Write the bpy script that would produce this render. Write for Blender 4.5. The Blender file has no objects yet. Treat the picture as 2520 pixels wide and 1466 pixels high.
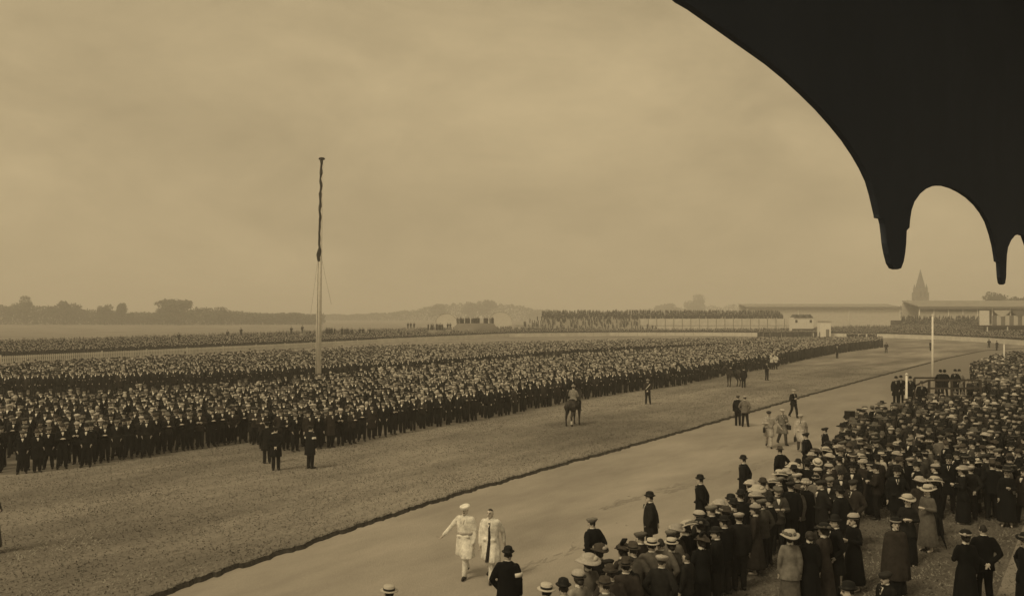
import bpy, bmesh, math, random
import numpy as np
from mathutils import Vector, Matrix, noise as mnoise

random.seed(7)
rng = np.random.default_rng(11)
R = math.radians
sc = bpy.context.scene
COL = sc.collection

# ------------------------------------------------------------------ camera, sky, sun, exposure
H = 6.3            # eye height in the stand
F = 2182.0         # focal length in units of a 2520 wide picture
HOR = 775.0        # horizon row of that picture
cam_d = bpy.data.cameras.new('camera')
cam_d.sensor_width = 36.0
cam_d.lens = 36.0 * F / 2520.0
cam_d.shift_y = 42.0 / 2520.0
cam_d.clip_start = 0.1
cam_d.clip_end = 9000
cam = bpy.data.objects.new('camera', cam_d)
COL.objects.link(cam)
cam.location = (0, 0, H)
cam.rotation_euler = (R(90), 0, 0)
sc.camera = cam

SUN_EL, SUN_AZ = R(50), R(-135)       # azimuth measured from +Y towards +X: behind the camera, to the left
world = bpy.data.worlds.new('World')
sc.world = world
world.use_nodes = True
wt = world.node_tree
for n in list(wt.nodes): wt.nodes.remove(n)
wo = wt.nodes.new('ShaderNodeOutputWorld')
bg = wt.nodes.new('ShaderNodeBackground')
sky = wt.nodes.new('ShaderNodeTexSky')
sky.sky_type = 'NISHITA'
sky.sun_disc = False
sky.sun_elevation = SUN_EL
sky.sun_rotation = SUN_AZ
sky.dust_density = 6.0
bw = wt.nodes.new('ShaderNodeRGBToBW')
wt.links.new(sky.outputs[0], bw.inputs[0])
flat = wt.nodes.new('ShaderNodeMix'); flat.data_type = 'FLOAT'
flat.inputs[0].default_value = 0.96            # overcast deck: nearly even brightness
flat.inputs[3].default_value = 3.55
wt.links.new(bw.outputs[0], flat.inputs[2])
tc = wt.nodes.new('ShaderNodeTexCoord')
mp = wt.nodes.new('ShaderNodeMapping'); mp.inputs['Scale'].default_value = (1.5, 1.5, 3.2)
wt.links.new(tc.outputs['Generated'], mp.inputs[0])
nz = wt.nodes.new('ShaderNodeTexNoise'); nz.inputs['Scale'].default_value = 2.1
nz.inputs['Detail'].default_value = 5; nz.inputs['Roughness'].default_value = 0.58; nz.inputs['Distortion'].default_value = 0.6
wt.links.new(mp.outputs[0], nz.inputs['Vector'])
mr = wt.nodes.new('ShaderNodeMapRange')
mr.inputs['From Min'].default_value = 0.3; mr.inputs['From Max'].default_value = 0.7
mr.inputs['To Min'].default_value = 0.84; mr.inputs['To Max'].default_value = 1.16
wt.links.new(nz.outputs['Fac'], mr.inputs[0])
nz2 = wt.nodes.new('ShaderNodeTexNoise'); nz2.inputs['Scale'].default_value = 7.5; nz2.inputs['Detail'].default_value = 6; nz2.inputs['Roughness'].default_value = .65
wt.links.new(mp.outputs[0], nz2.inputs['Vector'])
mr2 = wt.nodes.new('ShaderNodeMapRange'); mr2.inputs['From Min'].default_value = .3; mr2.inputs['From Max'].default_value = .7
mr2.inputs['To Min'].default_value = .94; mr2.inputs['To Max'].default_value = 1.06
wt.links.new(nz2.outputs['Fac'], mr2.inputs[0])
mm_ = wt.nodes.new('ShaderNodeMath'); mm_.operation = 'MULTIPLY'
wt.links.new(mr.outputs[0], mm_.inputs[0]); wt.links.new(mr2.outputs[0], mm_.inputs[1])
mul = wt.nodes.new('ShaderNodeMath'); mul.operation = 'MULTIPLY'
wt.links.new(flat.outputs[0], mul.inputs[0]); wt.links.new(mm_.outputs[0], mul.inputs[1])
tint = wt.nodes.new('ShaderNodeVectorMath'); tint.operation = 'SCALE'
tint.inputs[0].default_value = (1.0, 0.78, 0.44)   # sepia daylight
wt.links.new(mul.outputs[0], tint.inputs['Scale'])
wt.links.new(tint.outputs[0], bg.inputs['Color'])
bg.inputs['Strength'].default_value = 0.134
wt.links.new(bg.outputs[0], wo.inputs['Surface'])

sun_d = bpy.data.lights.new('sun', 'SUN')
sun_d.energy = 1.5
sun_d.angle = R(16)
sun_d.color = (1.0, 0.80, 0.47)
sun = bpy.data.objects.new('sun', sun_d)
COL.objects.link(sun)
sd = Vector((math.sin(SUN_AZ) * math.cos(SUN_EL), math.cos(SUN_AZ) * math.cos(SUN_EL), math.sin(SUN_EL)))
sun.rotation_euler = sd.to_track_quat('Z', 'Y').to_euler()

sc.view_settings.view_transform = 'Standard'
sc.view_settings.look = 'None'
sc.view_settings.exposure = 0.0
sc.view_settings.gamma = 1.0
sc.cycles.volume_bounces = 2
sc.cycles.max_bounces = 6
sc.cycles.diffuse_bounces = 3
sc.cycles.glossy_bounces = 2
sc.cycles.transparent_max_bounces = 6

# ------------------------------------------------------------------ helpers
def gp(px, py, z=0.0):
    """ground point seen at picture position px, py (2520 wide)"""
    Y = (H - z) * F / (py - HOR)
    return Vector(((px - 1260) / F * Y, Y, z))

def px_of(X, Y): return 1260 + F * X / Y

def tag(o, label=None, cat=None, group=None, kind=None):
    if label: o['label'] = label
    if cat: o['category'] = cat
    if group: o['group'] = group
    if kind: o['kind'] = kind
    return o

def link(name, me, parent=None):
    o = bpy.data.objects.new(name, me)
    COL.objects.link(o)
    if parent: o.parent = parent
    return o

def empty(name, loc, rz=0.0, sc_=1.0):
    o = bpy.data.objects.new(name, None)
    o.empty_display_size = 0.3
    COL.objects.link(o)
    o.location = loc
    o.rotation_euler = (0, 0, rz)
    o.scale = (sc_, sc_, sc_)
    return o

# ---- materials
MATS = {}
def mat(name, col, rough=0.85, var=0.25, scale=6.0, bump=0.0, bscale=60.0, spec=0.25, objrand=0.0, detail=4):
    if name in MATS: return MATS[name]
    m = bpy.data.materials.new(name); m.use_nodes = True
    t = m.node_tree; b = t.nodes['Principled BSDF']
    if not isinstance(col, tuple): col = (col, col * 0.97, col * 0.93)
    b.inputs['Roughness'].default_value = rough
    b.inputs['Specular IOR Level'].default_value = spec
    tc = t.nodes.new('ShaderNodeTexCoord')
    n = t.nodes.new('ShaderNodeTexNoise')
    n.inputs['Scale'].default_value = scale; n.inputs['Detail'].default_value = detail; n.inputs['Roughness'].default_value = 0.6
    t.links.new(tc.outputs['Object'], n.inputs['Vector'])
    r = t.nodes.new('ShaderNodeMapRange')
    r.inputs['From Min'].default_value = 0.3; r.inputs['From Max'].default_value = 0.7
    r.inputs['To Min'].default_value = 1 - var; r.inputs['To Max'].default_value = 1 + var
    t.links.new(n.outputs['Fac'], r.inputs[0])
    fac = r.outputs[0]
    if objrand:
        oi = t.nodes.new('ShaderNodeObjectInfo')
        r2 = t.nodes.new('ShaderNodeMapRange')
        r2.inputs['To Min'].default_value = 1 - objrand; r2.inputs['To Max'].default_value = 1 + objrand
        t.links.new(oi.outputs['Random'], r2.inputs[0])
        mm = t.nodes.new('ShaderNodeMath'); mm.operation = 'MULTIPLY'
        t.links.new(fac, mm.inputs[0]); t.links.new(r2.outputs[0], mm.inputs[1]); fac = mm.outputs[0]
    v = t.nodes.new('ShaderNodeVectorMath'); v.operation = 'SCALE'
    v.inputs[0].default_value = col
    t.links.new(fac, v.inputs['Scale'])
    t.links.new(v.outputs[0], b.inputs['Base Color'])
    if bump:
        n2 = t.nodes.new('ShaderNodeTexNoise'); n2.inputs['Scale'].default_value = bscale; n2.inputs['Detail'].default_value = 3
        t.links.new(tc.outputs['Object'], n2.inputs['Vector'])
        bp = t.nodes.new('ShaderNodeBump'); bp.inputs['Strength'].default_value = bump; bp.inputs['Distance'].default_value = 0.02
        t.links.new(n2.outputs['Fac'], bp.inputs['Height'])
        t.links.new(bp.outputs[0], b.inputs['Normal'])
    MATS[name] = m
    return m

def cloth(name, v, **k): return mat('cloth_' + name, v, rough=0.92, var=0.3, scale=9, bump=0.35, bscale=28, spec=0.15, objrand=0.25, **k)
cloth('black', (0.0085, 0.0092, 0.010)); cloth('charcoal', (0.018, 0.018, 0.018)); cloth('brown', (0.036, 0.032, 0.030))
cloth('grey', (0.075, 0.072, 0.068)); cloth('tweed', (0.135, 0.128, 0.12)); cloth('fawn', (0.26, 0.25, 0.235))
cloth('pale', (0.42, 0.40, 0.38)); cloth('white', (0.80, 0.79, 0.76))
mat('skin', (0.58, 0.54, 0.50), rough=0.6, var=0.12, scale=18, objrand=0.15)
mat('skin_dark', (0.14, 0.12, 0.11), rough=0.7, var=0.2, scale=18)
mat('hair', (0.03, 0.028, 0.026), rough=0.6, var=0.4, scale=40, objrand=0.5)
mat('linen', (0.78, 0.76, 0.72), rough=0.8, var=0.08)
mat('tie', (0.02, 0.02, 0.02), rough=0.7)
mat('felt_black', (0.009, 0.0095, 0.010), rough=0.75, var=0.25, scale=12, objrand=0.3)
mat('felt_brown', (0.07, 0.062, 0.055), rough=0.85, var=0.25, scale=12, objrand=0.3)
mat('cap_grey', (0.15, 0.145, 0.135), rough=0.9, var=0.3, scale=30, bump=0.3, objrand=0.3)
mat('cap_dark', (0.035, 0.034, 0.033), rough=0.9, var=0.3, scale=30, bump=0.3, objrand=0.3)
mat('cap_pale', (0.42, 0.40, 0.38), rough=0.9, var=0.2, scale=30, bump=0.3, objrand=0.2)
mat('straw', (0.54, 0.515, 0.475), rough=0.85, var=0.15, scale=40, bump=0.4, bscale=90, objrand=0.15)
mat('leather', (0.02, 0.019, 0.018), rough=0.45, var=0.3, scale=20)
mat('horse_coat', (0.03, 0.026, 0.024), rough=0.5, var=0.35, scale=4, spec=0.4)
mat('horse_hair', (0.012, 0.012, 0.012), rough=0.6, var=0.3, scale=30)
mat('white_paint', (0.84, 0.82, 0.78), rough=0.6, var=0.10, scale=3, bump=0.1)
mat('fence_paint', (0.66, 0.64, 0.60), rough=0.7, var=0.14, scale=0.6)
mat('dark_timber', (0.125, 0.15, 0.205), rough=0.85, var=0.06, scale=1.2, bump=0.1, bscale=20)
mat('brown_timber', (0.06, 0.053, 0.047), rough=0.8, var=0.3, scale=5, bump=0.3)
mat('concrete', (0.42, 0.40, 0.37), rough=0.9, var=0.15, scale=0.5)
mat('roof_sheet', (0.30, 0.29, 0.27), rough=0.7, var=0.15, scale=0.4)
mat('shade_dark', (0.05, 0.047, 0.044), rough=0.9)  # for dark parts, and for shade painted in under floors and fence
mat('stone', (0.16, 0.15, 0.14), rough=0.9, var=0.25, scale=0.7, bump=0.3, bscale=3)
mat('slate', (0.10, 0.10, 0.10), rough=0.7, var=0.2, scale=1.0)
mat('foliage', (0.075, 0.078, 0.062), rough=0.8, var=0.5, scale=0.35, objrand=0.25)
mat('bark', (0.05, 0.045, 0.04), rough=0.9)
mat('flag_cloth', (0.05, 0.048, 0.045), rough=0.9, var=0.6, scale=3)
mat('rope', (0.12, 0.11, 0.10), rough=0.9)
mat('marquee_cloth', (0.66, 0.64, 0.60), rough=0.9, var=0.1, scale=1)
mat('canvas', (0.60, 0.58, 0.54), rough=0.9, var=0.1, scale=1)
mat('stripe', (0.20, 0.19, 0.18), rough=0.9, var=0.1, scale=1)

# ---- mesh collector
class G:
    def __init__(s): s.v = []; s.f = []; s.m = []
    def add(s, vs, fs, mi=0):
        k = len(s.v); s.v.extend([tuple(p) for p in vs])
        for f in fs: s.f.append(tuple(i + k for i in f)); s.m.append(mi)
    def box(s, c, d, mi=0, rz=0.0, rx=0.0):
        M = Matrix.Rotation(rz, 3, 'Z') @ Matrix.Rotation(rx, 3, 'X'); c = Vector(c)
        vs = [c + M @ Vector((x * d[0] / 2, y * d[1] / 2, z * d[2] / 2)) for x in (-1, 1) for y in (-1, 1) for z in (-1, 1)]
        s.add(vs, [(0, 1, 3, 2), (4, 6, 7, 5), (0, 4, 5, 1), (2, 3, 7, 6), (0, 2, 6, 4), (1, 5, 7, 3)], mi)
    def beam(s, a, b, w, h, mi=0):
        a = Vector(a); b = Vector(b); d = b - a; L = d.length
        q = d.to_track_quat('X', 'Z').to_matrix()
        vs = [a + q @ Vector((x * L, y * w / 2, z * h / 2)) for x in (0, 1) for y in (-1, 1) for z in (-1, 1)]
        s.add(vs, [(0, 1, 3, 2), (4, 6, 7, 5), (0, 4, 5, 1), (2, 3, 7, 6), (0, 2, 6, 4), (1, 5, 7, 3)], mi)
    def rings(s, rs, mi=0, cap=True):
        n = len(rs[0]); vs = [p for r in rs for p in r]; fs = []
        for i in range(len(rs) - 1):
            for j in range(n):
                a = i * n + j; b = i * n + (j + 1) % n
                fs.append((a, b, b + n, a + n))
        if cap:
            fs.append(tuple(range(n - 1, -1, -1)))
            fs.append(tuple((len(rs) - 1) * n + j for j in range(n)))
        s.add(vs, fs, mi)
    def tube(s, pts, rad, seg=10, mi=0, round_=True, fl=None):
        P = [Vector(p) for p in pts]; Rr = list(rad)
        if round_:
            d0 = (P[0] - P[1]).normalized(); d1 = (P[-1] - P[-2]).normalized()
            P = [P[0] + d0 * Rr[0] * .85, P[0] + d0 * Rr[0] * .55] + P + [P[-1] + d1 * Rr[-1] * .55, P[-1] + d1 * Rr[-1] * .85]
            Rr = [Rr[0] * .35, Rr[0] * .8] + Rr + [Rr[-1] * .8, Rr[-1] * .35]
        rs = []; up = None
        for i, p in enumerate(P):
            a = P[max(i - 1, 0)]; b = P[min(i + 1, len(P) - 1)]
            t = (b - a).normalized()
            if up is None:
                up = Vector((0, 1, 0)) if abs(t.y) < 0.8 else Vector((1, 0, 0))
            u = (up - t * up.dot(t)).normalized(); w = t.cross(u); up = u
            rs.append([p + (u * math.cos(2 * math.pi * k / seg) + w * math.sin(2 * math.pi * k / seg)) * Rr[i] for k in range(seg)])
        if fl: rs = [[fl(p) for p in r] for r in rs]
        s.rings(rs, mi)
    def ell(s, c, r, seg=12, n=8, mi=0, rot=None):
        c = Vector(c); rs = []
        for i in range(n + 1):
            th = math.pi * (i + (0.12 if i == 0 else -0.12 if i == n else 0)) / n
            ring = []
            for k in range(seg):
                a = 2 * math.pi * k / seg
                p = Vector((r[0] * math.sin(th) * math.cos(a), r[1] * math.sin(th) * math.sin(a), -r[2] * math.cos(th)))
                if rot: p = rot @ p
                ring.append(c + p)
            rs.append(ring)
        s.rings(rs, mi)
    def loft(s, prof, seg=20, fold=0.0, ph=0.0, nf=7, mi=0):
        """prof rows: z, rx, ry, cx, cy [, fold]"""
        rs = []
        for row in prof:
            z, rx, ry, cx, cy = row[:5]; am = row[5] if len(row) > 5 else 0.0
            ring = []
            for k in range(seg):
                a = 2 * math.pi * k / seg
                q = 1 + am * (0.6 * math.sin(nf * a + ph) + 0.4 * math.sin((nf + 4) * a + 2 * ph + z * 3))
                ring.append(Vector((cx + rx * q * math.cos(a), cy + ry * q * math.sin(a), z)))
            rs.append(ring)
        s.rings(rs, mi)
    def lathe(s, prof, seg=16, sy=1.0, mi=0, cap=True):
        s.rings([[Vector((r * math.cos(2 * math.pi * k / seg), sy * r * math.sin(2 * math.pi * k / seg), z)) for k in range(seg)] for r, z in prof], mi, cap)
    def deform(s, fn): s.v = [tuple(fn(Vector(p))) for p in s.v]
    def mesh(s, name, mats, smooth=True):
        me = bpy.data.meshes.new(name)
        me.from_pydata(s.v, [], s.f)
        for m in mats: me.materials.append(MATS[m] if isinstance(m, str) else m)
        if len(mats) > 1: me.polygons.foreach_set('material_index', s.m)
        me.polygons.foreach_set('use_smooth', [smooth] * len(s.f))
        bm = bmesh.new(); bm.from_mesh(me); bmesh.ops.recalc_face_normals(bm, faces=bm.faces); bm.to_mesh(me); bm.free()
        me.update()
        return me

def fuse(g, name, mats, voxel=0.014, tris=1200, smooth=2):
    """turn overlapping volumes into ONE continuous closed skin"""
    me = g.mesh(name + '_raw', [])
    o = bpy.data.objects.new(name + '_raw', me); COL.objects.link(o)
    m = o.modifiers.new('r', 'REMESH'); m.mode = 'VOXEL'; m.voxel_size = voxel
    m = o.modifiers.new('s', 'SMOOTH'); m.factor = 0.5; m.iterations = smooth
    dg = bpy.context.evaluated_depsgraph_get(); dg.update()
    n = sum(len(p.vertices) - 2 for p in o.evaluated_get(dg).data.polygons)
    m = o.modifiers.new('d', 'DECIMATE'); m.ratio = min(1.0, tris / max(n, 1))
    dg = bpy.context.evaluated_depsgraph_get(); dg.update()
    out = bpy.data.meshes.new_from_object(o.evaluated_get(dg), depsgraph=dg)
    out.name = name
    bpy.data.objects.remove(o); bpy.data.meshes.remove(me)
    out.materials.clear()
    for k in mats: out.materials.append(MATS[k])
    out.polygons.foreach_set('use_smooth', [True] * len(out.polygons))
    return out

# ------------------------------------------------------------------ the setting: ground, turf, track, lawn
def ground_mat(name, c1, c2, c3, s1, s2, bump, stretch=(1, 1, 1), worn=.25, wamp=.12):
    m = bpy.data.materials.new(name); m.use_nodes = True
    t = m.node_tree; b = t.nodes['Principled BSDF']
    b.inputs['Roughness'].default_value = 0.95; b.inputs['Specular IOR Level'].default_value = 0.1
    tc = t.nodes.new('ShaderNodeTexCoord')
    m0 = t.nodes.new('ShaderNodeMapping'); m0.inputs['Rotation'].default_value = (0, 0, -R(57))
    mp = t.nodes.new('ShaderNodeMapping'); mp.inputs['Scale'].default_value = stretch
    t.links.new(tc.outputs['Object'], m0.inputs[0]); t.links.new(m0.outputs[0], mp.inputs[0])
    a = t.nodes.new('ShaderNodeTexNoise'); a.inputs['Scale'].default_value = s1; a.inputs['Detail'].default_value = 8; a.inputs['Roughness'].default_value = 0.65
    d = t.nodes.new('ShaderNodeTexNoise'); d.inputs['Scale'].default_value = s2; d.inputs['Detail'].default_value = 6; d.inputs['Roughness'].default_value = 0.75
    t.links.new(mp.outputs[0], a.inputs['Vector']); t.links.new(mp.outputs[0], d.inputs['Vector'])
    r = t.nodes.new('ShaderNodeValToRGB')
    r.color_ramp.elements[0].position = 0.36; r.color_ramp.elements[0].color = (*c1, 1)
    r.color_ramp.elements[1].position = 0.64; r.color_ramp.elements[1].color = (*c3, 1)
    e = r.color_ramp.elements.new(0.5); e.color = (*c2, 1)
    mx = t.nodes.new('ShaderNodeMix'); mx.data_type = 'FLOAT'; mx.inputs[0].default_value = 0.55
    t.links.new(a.outputs['Fac'], mx.inputs[2]); t.links.new(d.outputs['Fac'], mx.inputs[3])
    t.links.new(mx.outputs[0], r.inputs[0])
    big = t.nodes.new('ShaderNodeTexNoise'); big.inputs['Scale'].default_value = worn; big.inputs['Detail'].default_value = 5; big.inputs['Roughness'].default_value = .6
    m3 = t.nodes.new('ShaderNodeMapping'); m3.inputs['Scale'].default_value = (.35, 1, 1); t.links.new(m0.outputs[0], m3.inputs[0]); t.links.new(m3.outputs[0], big.inputs['Vector'])
    wr = t.nodes.new('ShaderNodeMapRange'); wr.inputs['From Min'].default_value = .34; wr.inputs['From Max'].default_value = .66; wr.inputs['To Min'].default_value = 1 - wamp; wr.inputs['To Max'].default_value = 1 + wamp * .8
    t.links.new(big.outputs['Fac'], wr.inputs[0])
    vs_ = t.nodes.new('ShaderNodeVectorMath'); vs_.operation = 'SCALE'; t.links.new(r.outputs[0], vs_.inputs[0]); t.links.new(wr.outputs[0], vs_.inputs['Scale'])
    t.links.new(vs_.outputs[0], b.inputs['Base Color'])
    bp = t.nodes.new('ShaderNodeBump'); bp.inputs['Strength'].default_value = bump; bp.inputs['Distance'].default_value = 0.06
    t.links.new(d.outputs['Fac'], bp.inputs['Height']); t.links.new(bp.outputs[0], b.inputs['Normal'])
    MATS[name] = m
    return m
def g3(v): return (v, v * 0.935, v * 0.865)
ground_mat('field', g3(.15), g3(.20), g3(.25), 0.03, 0.8, 0.3)
ground_mat('turf', g3(.15), g3(.245), g3(.32), 0.30, 8.0, 0.55, (0.25, 1.6, 1), .16, .42)
ground_mat('track', g3(.33), g3(.39), g3(.44), 0.5, 24.0, 0.7, (0.4, 1.3, 1), .4, .2)
ground_mat('lawn_grass', g3(.07), g3(.145), g3(.25), 0.7, 14.0, 0.9, (.8, 1, 1), .35, .3)  # grass colours darkened to carry the shade over the lawn
def fade_track():
    # the running ground's colour blends to a darker tone with distance, broken by noise
    t = MATS['track'].node_tree; b = t.nodes['Principled BSDF']; src = b.inputs['Base Color'].links[0].from_socket
    tc = t.nodes.new('ShaderNodeTexCoord'); sx = t.nodes.new('ShaderNodeSeparateXYZ'); t.links.new(tc.outputs['Object'], sx.inputs[0])
    n = t.nodes.new('ShaderNodeTexNoise'); n.inputs['Scale'].default_value = .12; n.inputs['Detail'].default_value = 6; t.links.new(tc.outputs['Object'], n.inputs['Vector'])
    ma = t.nodes.new('ShaderNodeMath'); ma.operation = 'MULTIPLY_ADD'; ma.inputs[1].default_value = 40; t.links.new(n.outputs['Fac'], ma.inputs[0]); t.links.new(sx.outputs['Y'], ma.inputs[2])
    r = t.nodes.new('ShaderNodeMapRange'); r.inputs['From Min'].default_value = 45; r.inputs['From Max'].default_value = 120; r.inputs['To Max'].default_value = .9; t.links.new(ma.outputs[0], r.inputs[0])
    m = t.nodes.new('ShaderNodeMix'); m.data_type = 'RGBA'; t.links.new(r.outputs[0], m.inputs[0]); t.links.new(src, m.inputs[6]); m.inputs[7].default_value = (*g3(.19), 1)
    t.links.new(m.outputs[2], b.inputs['Base Color'])
fade_track()
ground_mat('soil', g3(.03), g3(.05), g3(.075), 2.0, 12.0, 0.8)  # bare soil of the step, darkened to carry the shadow along the turf edge
ground_mat('rut_soil', g3(.29), g3(.335), g3(.38), 2.0, 14.0, 0.5)
ground_mat('path_gravel', g3(.22), g3(.28), g3(.34), 0.8, 12.0, 0.4)

def sheet(name, pts, z, m, kind='structure'):
    bm = bmesh.new()
    vs = [bm.verts.new((p[0], p[1], z)) for p in pts]
    f = bm.faces.new(vs)
    f.normal_update(); bmesh.ops.triangulate(bm, faces=[f])
    bmesh.ops.recalc_face_normals(bm, faces=bm.faces)
    if bm.faces and sum(f.normal.z for f in bm.faces) < 0: bmesh.ops.reverse_faces(bm, faces=bm.faces)
    me = bpy.data.meshes.new(name); bm.to_mesh(me); bm.free()
    me.materials.append(MATS[m])
    o = link(name, me); o['kind'] = kind
    return o

sheet('ground', [(-3800, -60), (3800, -60), (3800, 4000), (-3800, 4000)], 0.0, 'field')

# turf edge: the ragged step down from the infield turf to the running track
TZ = 0.10
edge_p = [(-500, 1690), (-150, 1612), (120, 1545), (370, 1462), (620, 1375), (890, 1286), (1080, 1225), (1250, 1175), (1380, 1139), (1500, 1108), (1680, 1058),
          (1850, 1010), (2000, 967), (2100, 940), (2220, 909), (2330, 880), (2420, 862)]
edge = [gp(x, y, TZ) for x, y in edge_p]
edge += [Vector((150, 215, TZ)), Vector((300, 260, TZ))]
fine = []
for a, b in zip(edge[:-1], edge[1:]):
    L = (b - a).length; n = max(2, int(L / 0.12)) if a.y < 120 else max(2, int(L / 2))
    for k in range(n):
        p = a.lerp(b, k / n)
        j = 0.22 * mnoise.noise(Vector((p.x * 1.3, p.y * 1.3, 3))) + 0.16 * mnoise.noise(Vector((p.x * 5, p.y * 5, 9)))
        fine.append(Vector((p.x - j * 0.3, p.y + j, TZ)))
fine.append(edge[-1])
inner = [(400, 900), (-900, 900), (-900, 8)]
bm = bmesh.new()
top = [bm.verts.new(p) for p in fine]; far = [bm.verts.new((x, y, TZ)) for x, y in inner]
ft = bm.faces.new(top + far)
bot = [bm.verts.new((p.x + 0.08, p.y - 0.14, -0.02)) for p in fine]
side = []
for i in range(len(top) - 1): side.append(bm.faces.new((bot[i], bot[i + 1], top[i + 1], top[i])))
for f in side: f.material_index = 1
ft.normal_update(); bmesh.ops.triangulate(bm, faces=[ft])
me = bpy.data.meshes.new('infield_turf'); bm.to_mesh(me); bm.free()
for p in me.polygons:
    if p.material_index == 0 and p.normal.z < 0: p.flip()
me.materials.append(MATS['turf']); me.materials.append(MATS['soil'])
o = link('infield_turf', me); o['kind'] = 'structure'

# running track between turf edge and the enclosure
rail = [gp(980, 1560), gp(1200, 1540), Vector((0.2, 15.6, 0)), Vector((1.3, 17.6, 0)), Vector((2.9, 19.2, 0)), Vector((4.8, 22.2, 0)), Vector((6.6, 24.7, 0)), Vector((8.5, 27.9, 0)),
        Vector((11.7, 33.2, 0)), Vector((17.6, 45.0, 0)), Vector((22.6, 50.5, 0)), Vector((26.8, 55, 0)), Vector((30.6, 60.5, 0)), Vector((35.5, 68, 0)), Vector((43.3, 84.5, 0)), Vector((54, 101, 0)), Vector((64, 113, 0)), Vector((130, 175, 0))]
tr = [(p.x, p.y) for p in edge[::-1]]
rl = [(p.x, p.y) for p in rail]
sheet('race_track', rl + [(300, 240)] + [(x, y + 0.6) for x, y in tr] + [(-40, 10)], 0.004, 'track')
sheet('lawn', rl[::-1] + [(-14, 8), (-14, 3), (200, 3), (200, 175)], 0.008, 'lawn_grass')
pa = [gp(2452, 1466), gp(2520, 1290), gp(2620, 1290), gp(2700, 1500), gp(2500, 1700)]
sheet('gravel_path', [(p.x, p.y) for p in pa], 0.012, 'path_gravel')

# ragged grass: blades standing on the turf strip and the lawn (nobody could count them)
def tufts(name, pts, hmin, hmax, z, m):
    n = len(pts)
    a = rng.uniform(0, np.pi, n); w = rng.uniform(0.010, 0.028, n); h = rng.uniform(hmin, hmax, n)
    lean = rng.normal(0, 0.04, (n, 2))
    V = np.zeros((n, 3, 3))
    V[:, 0, 0] = pts[:, 0] - np.cos(a) * w; V[:, 0, 1] = pts[:, 1] - np.sin(a) * w; V[:, 0, 2] = z
    V[:, 1, 0] = pts[:, 0] + np.cos(a) * w; V[:, 1, 1] = pts[:, 1] + np.sin(a) * w; V[:, 1, 2] = z
    V[:, 2, 0] = pts[:, 0] + lean[:, 0]; V[:, 2, 1] = pts[:, 1] + lean[:, 1]; V[:, 2, 2] = z + h
    return bulk(name, V.reshape(-1, 3), np.arange(n * 3).reshape(-1, 3), None, [m])

def bulk(name, V, T, MI, mats, smooth=False):
    me = bpy.data.meshes.new(name)
    nv, nt = len(V), len(T)
    me.vertices.add(nv); me.vertices.foreach_set('co', np.asarray(V, np.float32).ravel())
    me.loops.add(nt * 3); me.loops.foreach_set('vertex_index', np.asarray(T, np.int32).ravel())
    me.polygons.add(nt)
    me.polygons.foreach_set('loop_start', np.arange(nt, dtype=np.int32) * 3)
    me.polygons.foreach_set('loop_total', np.full(nt, 3, np.int32))
    if MI is not None: me.polygons.foreach_set('material_index', np.asarray(MI, np.int32))
    me.polygons.foreach_set('use_smooth', np.full(nt, smooth))
    for k in mats: me.materials.append(MATS[k])
    me.update(calc_edges=True); me.validate()
    return me

mat('blade', (0.23, 0.222, 0.205), rough=0.9, var=0.55, scale=.35)
ex = np.array([p.x for p in edge]); ey = np.array([p.y for p in edge])
# ------------------------------------------------------------------ crowd limits (by picture column)
fr_x = [-100, 0, 140, 420, 560, 615, 655, 740, 830, 1134, 1260, 1680, 1900, 2170]
fr_Y = [33.4, 34.1, 35.3, 39.9, 42.3, 43.2, 40.6, 40.2, 41.6, 51.0, 55.4, 78.2, 104, 169]
bk_x = [-100, 0, 250, 650, 1000, 1250, 1600, 1900, 2170]
b1_Y = [51, 52, 55, 62, 78, 93, 119, 150, 186]
g2_Y = [65, 66, 69, 76, 88, 106, 134, 158, 187]
b2_Y = [81, 83, 93, 112, 134, 147, 168, 181, 186]

def in_strip(x, y):
    px = 1260 + F * x / y
    yb = np.interp(px, fr_x, fr_Y)
    ye = np.interp(x, ex, ey)
    return (y < yb) & (y > ye + 0.05)
q = np.column_stack([rng.uniform(-30, 42, 700000), 14 + 96 * rng.random(700000) ** 1.7])
q = q[in_strip(q[:, 0], q[:, 1]) & (np.abs(q[:, 0] / q[:, 1]) < 0.62)][:170000]
# a denser fringe along the ragged edge
t_ = rng.random(9000); idx = (t_ * (len(fine) - 200)).astype(int)
fx = np.array([p.x for p in fine]); fy = np.array([p.y for p in fine])
fr = np.column_stack([fx[idx], fy[idx] + np.abs(rng.normal(0, 0.12, 9000))])
o = link('grass', tufts('grass', np.vstack([q, fr]), 0.015, 0.05, TZ, 'blade'))
tag(o, 'rough grass standing on the turf strip before the infield crowd', 'grass', kind='stuff')
rlx = np.array([p[0] for p in rl]); rly = np.array([p[1] for p in rl])
q = np.column_stack([rng.uniform(0, 26, 90000), rng.uniform(13, 42, 90000)])
q = q[(q[:, 1] < np.interp(q[:, 0], rlx, rly) - 0.3) & (q[:, 0] / q[:, 1] < 0.62)][:30000]
o = link('lawn_tufts', tufts('lawn_tufts', q, 0.02, 0.06, 0.008, 'blade'))
tag(o, 'short trodden grass of the enclosure lawn', 'grass', kind='stuff')

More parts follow.
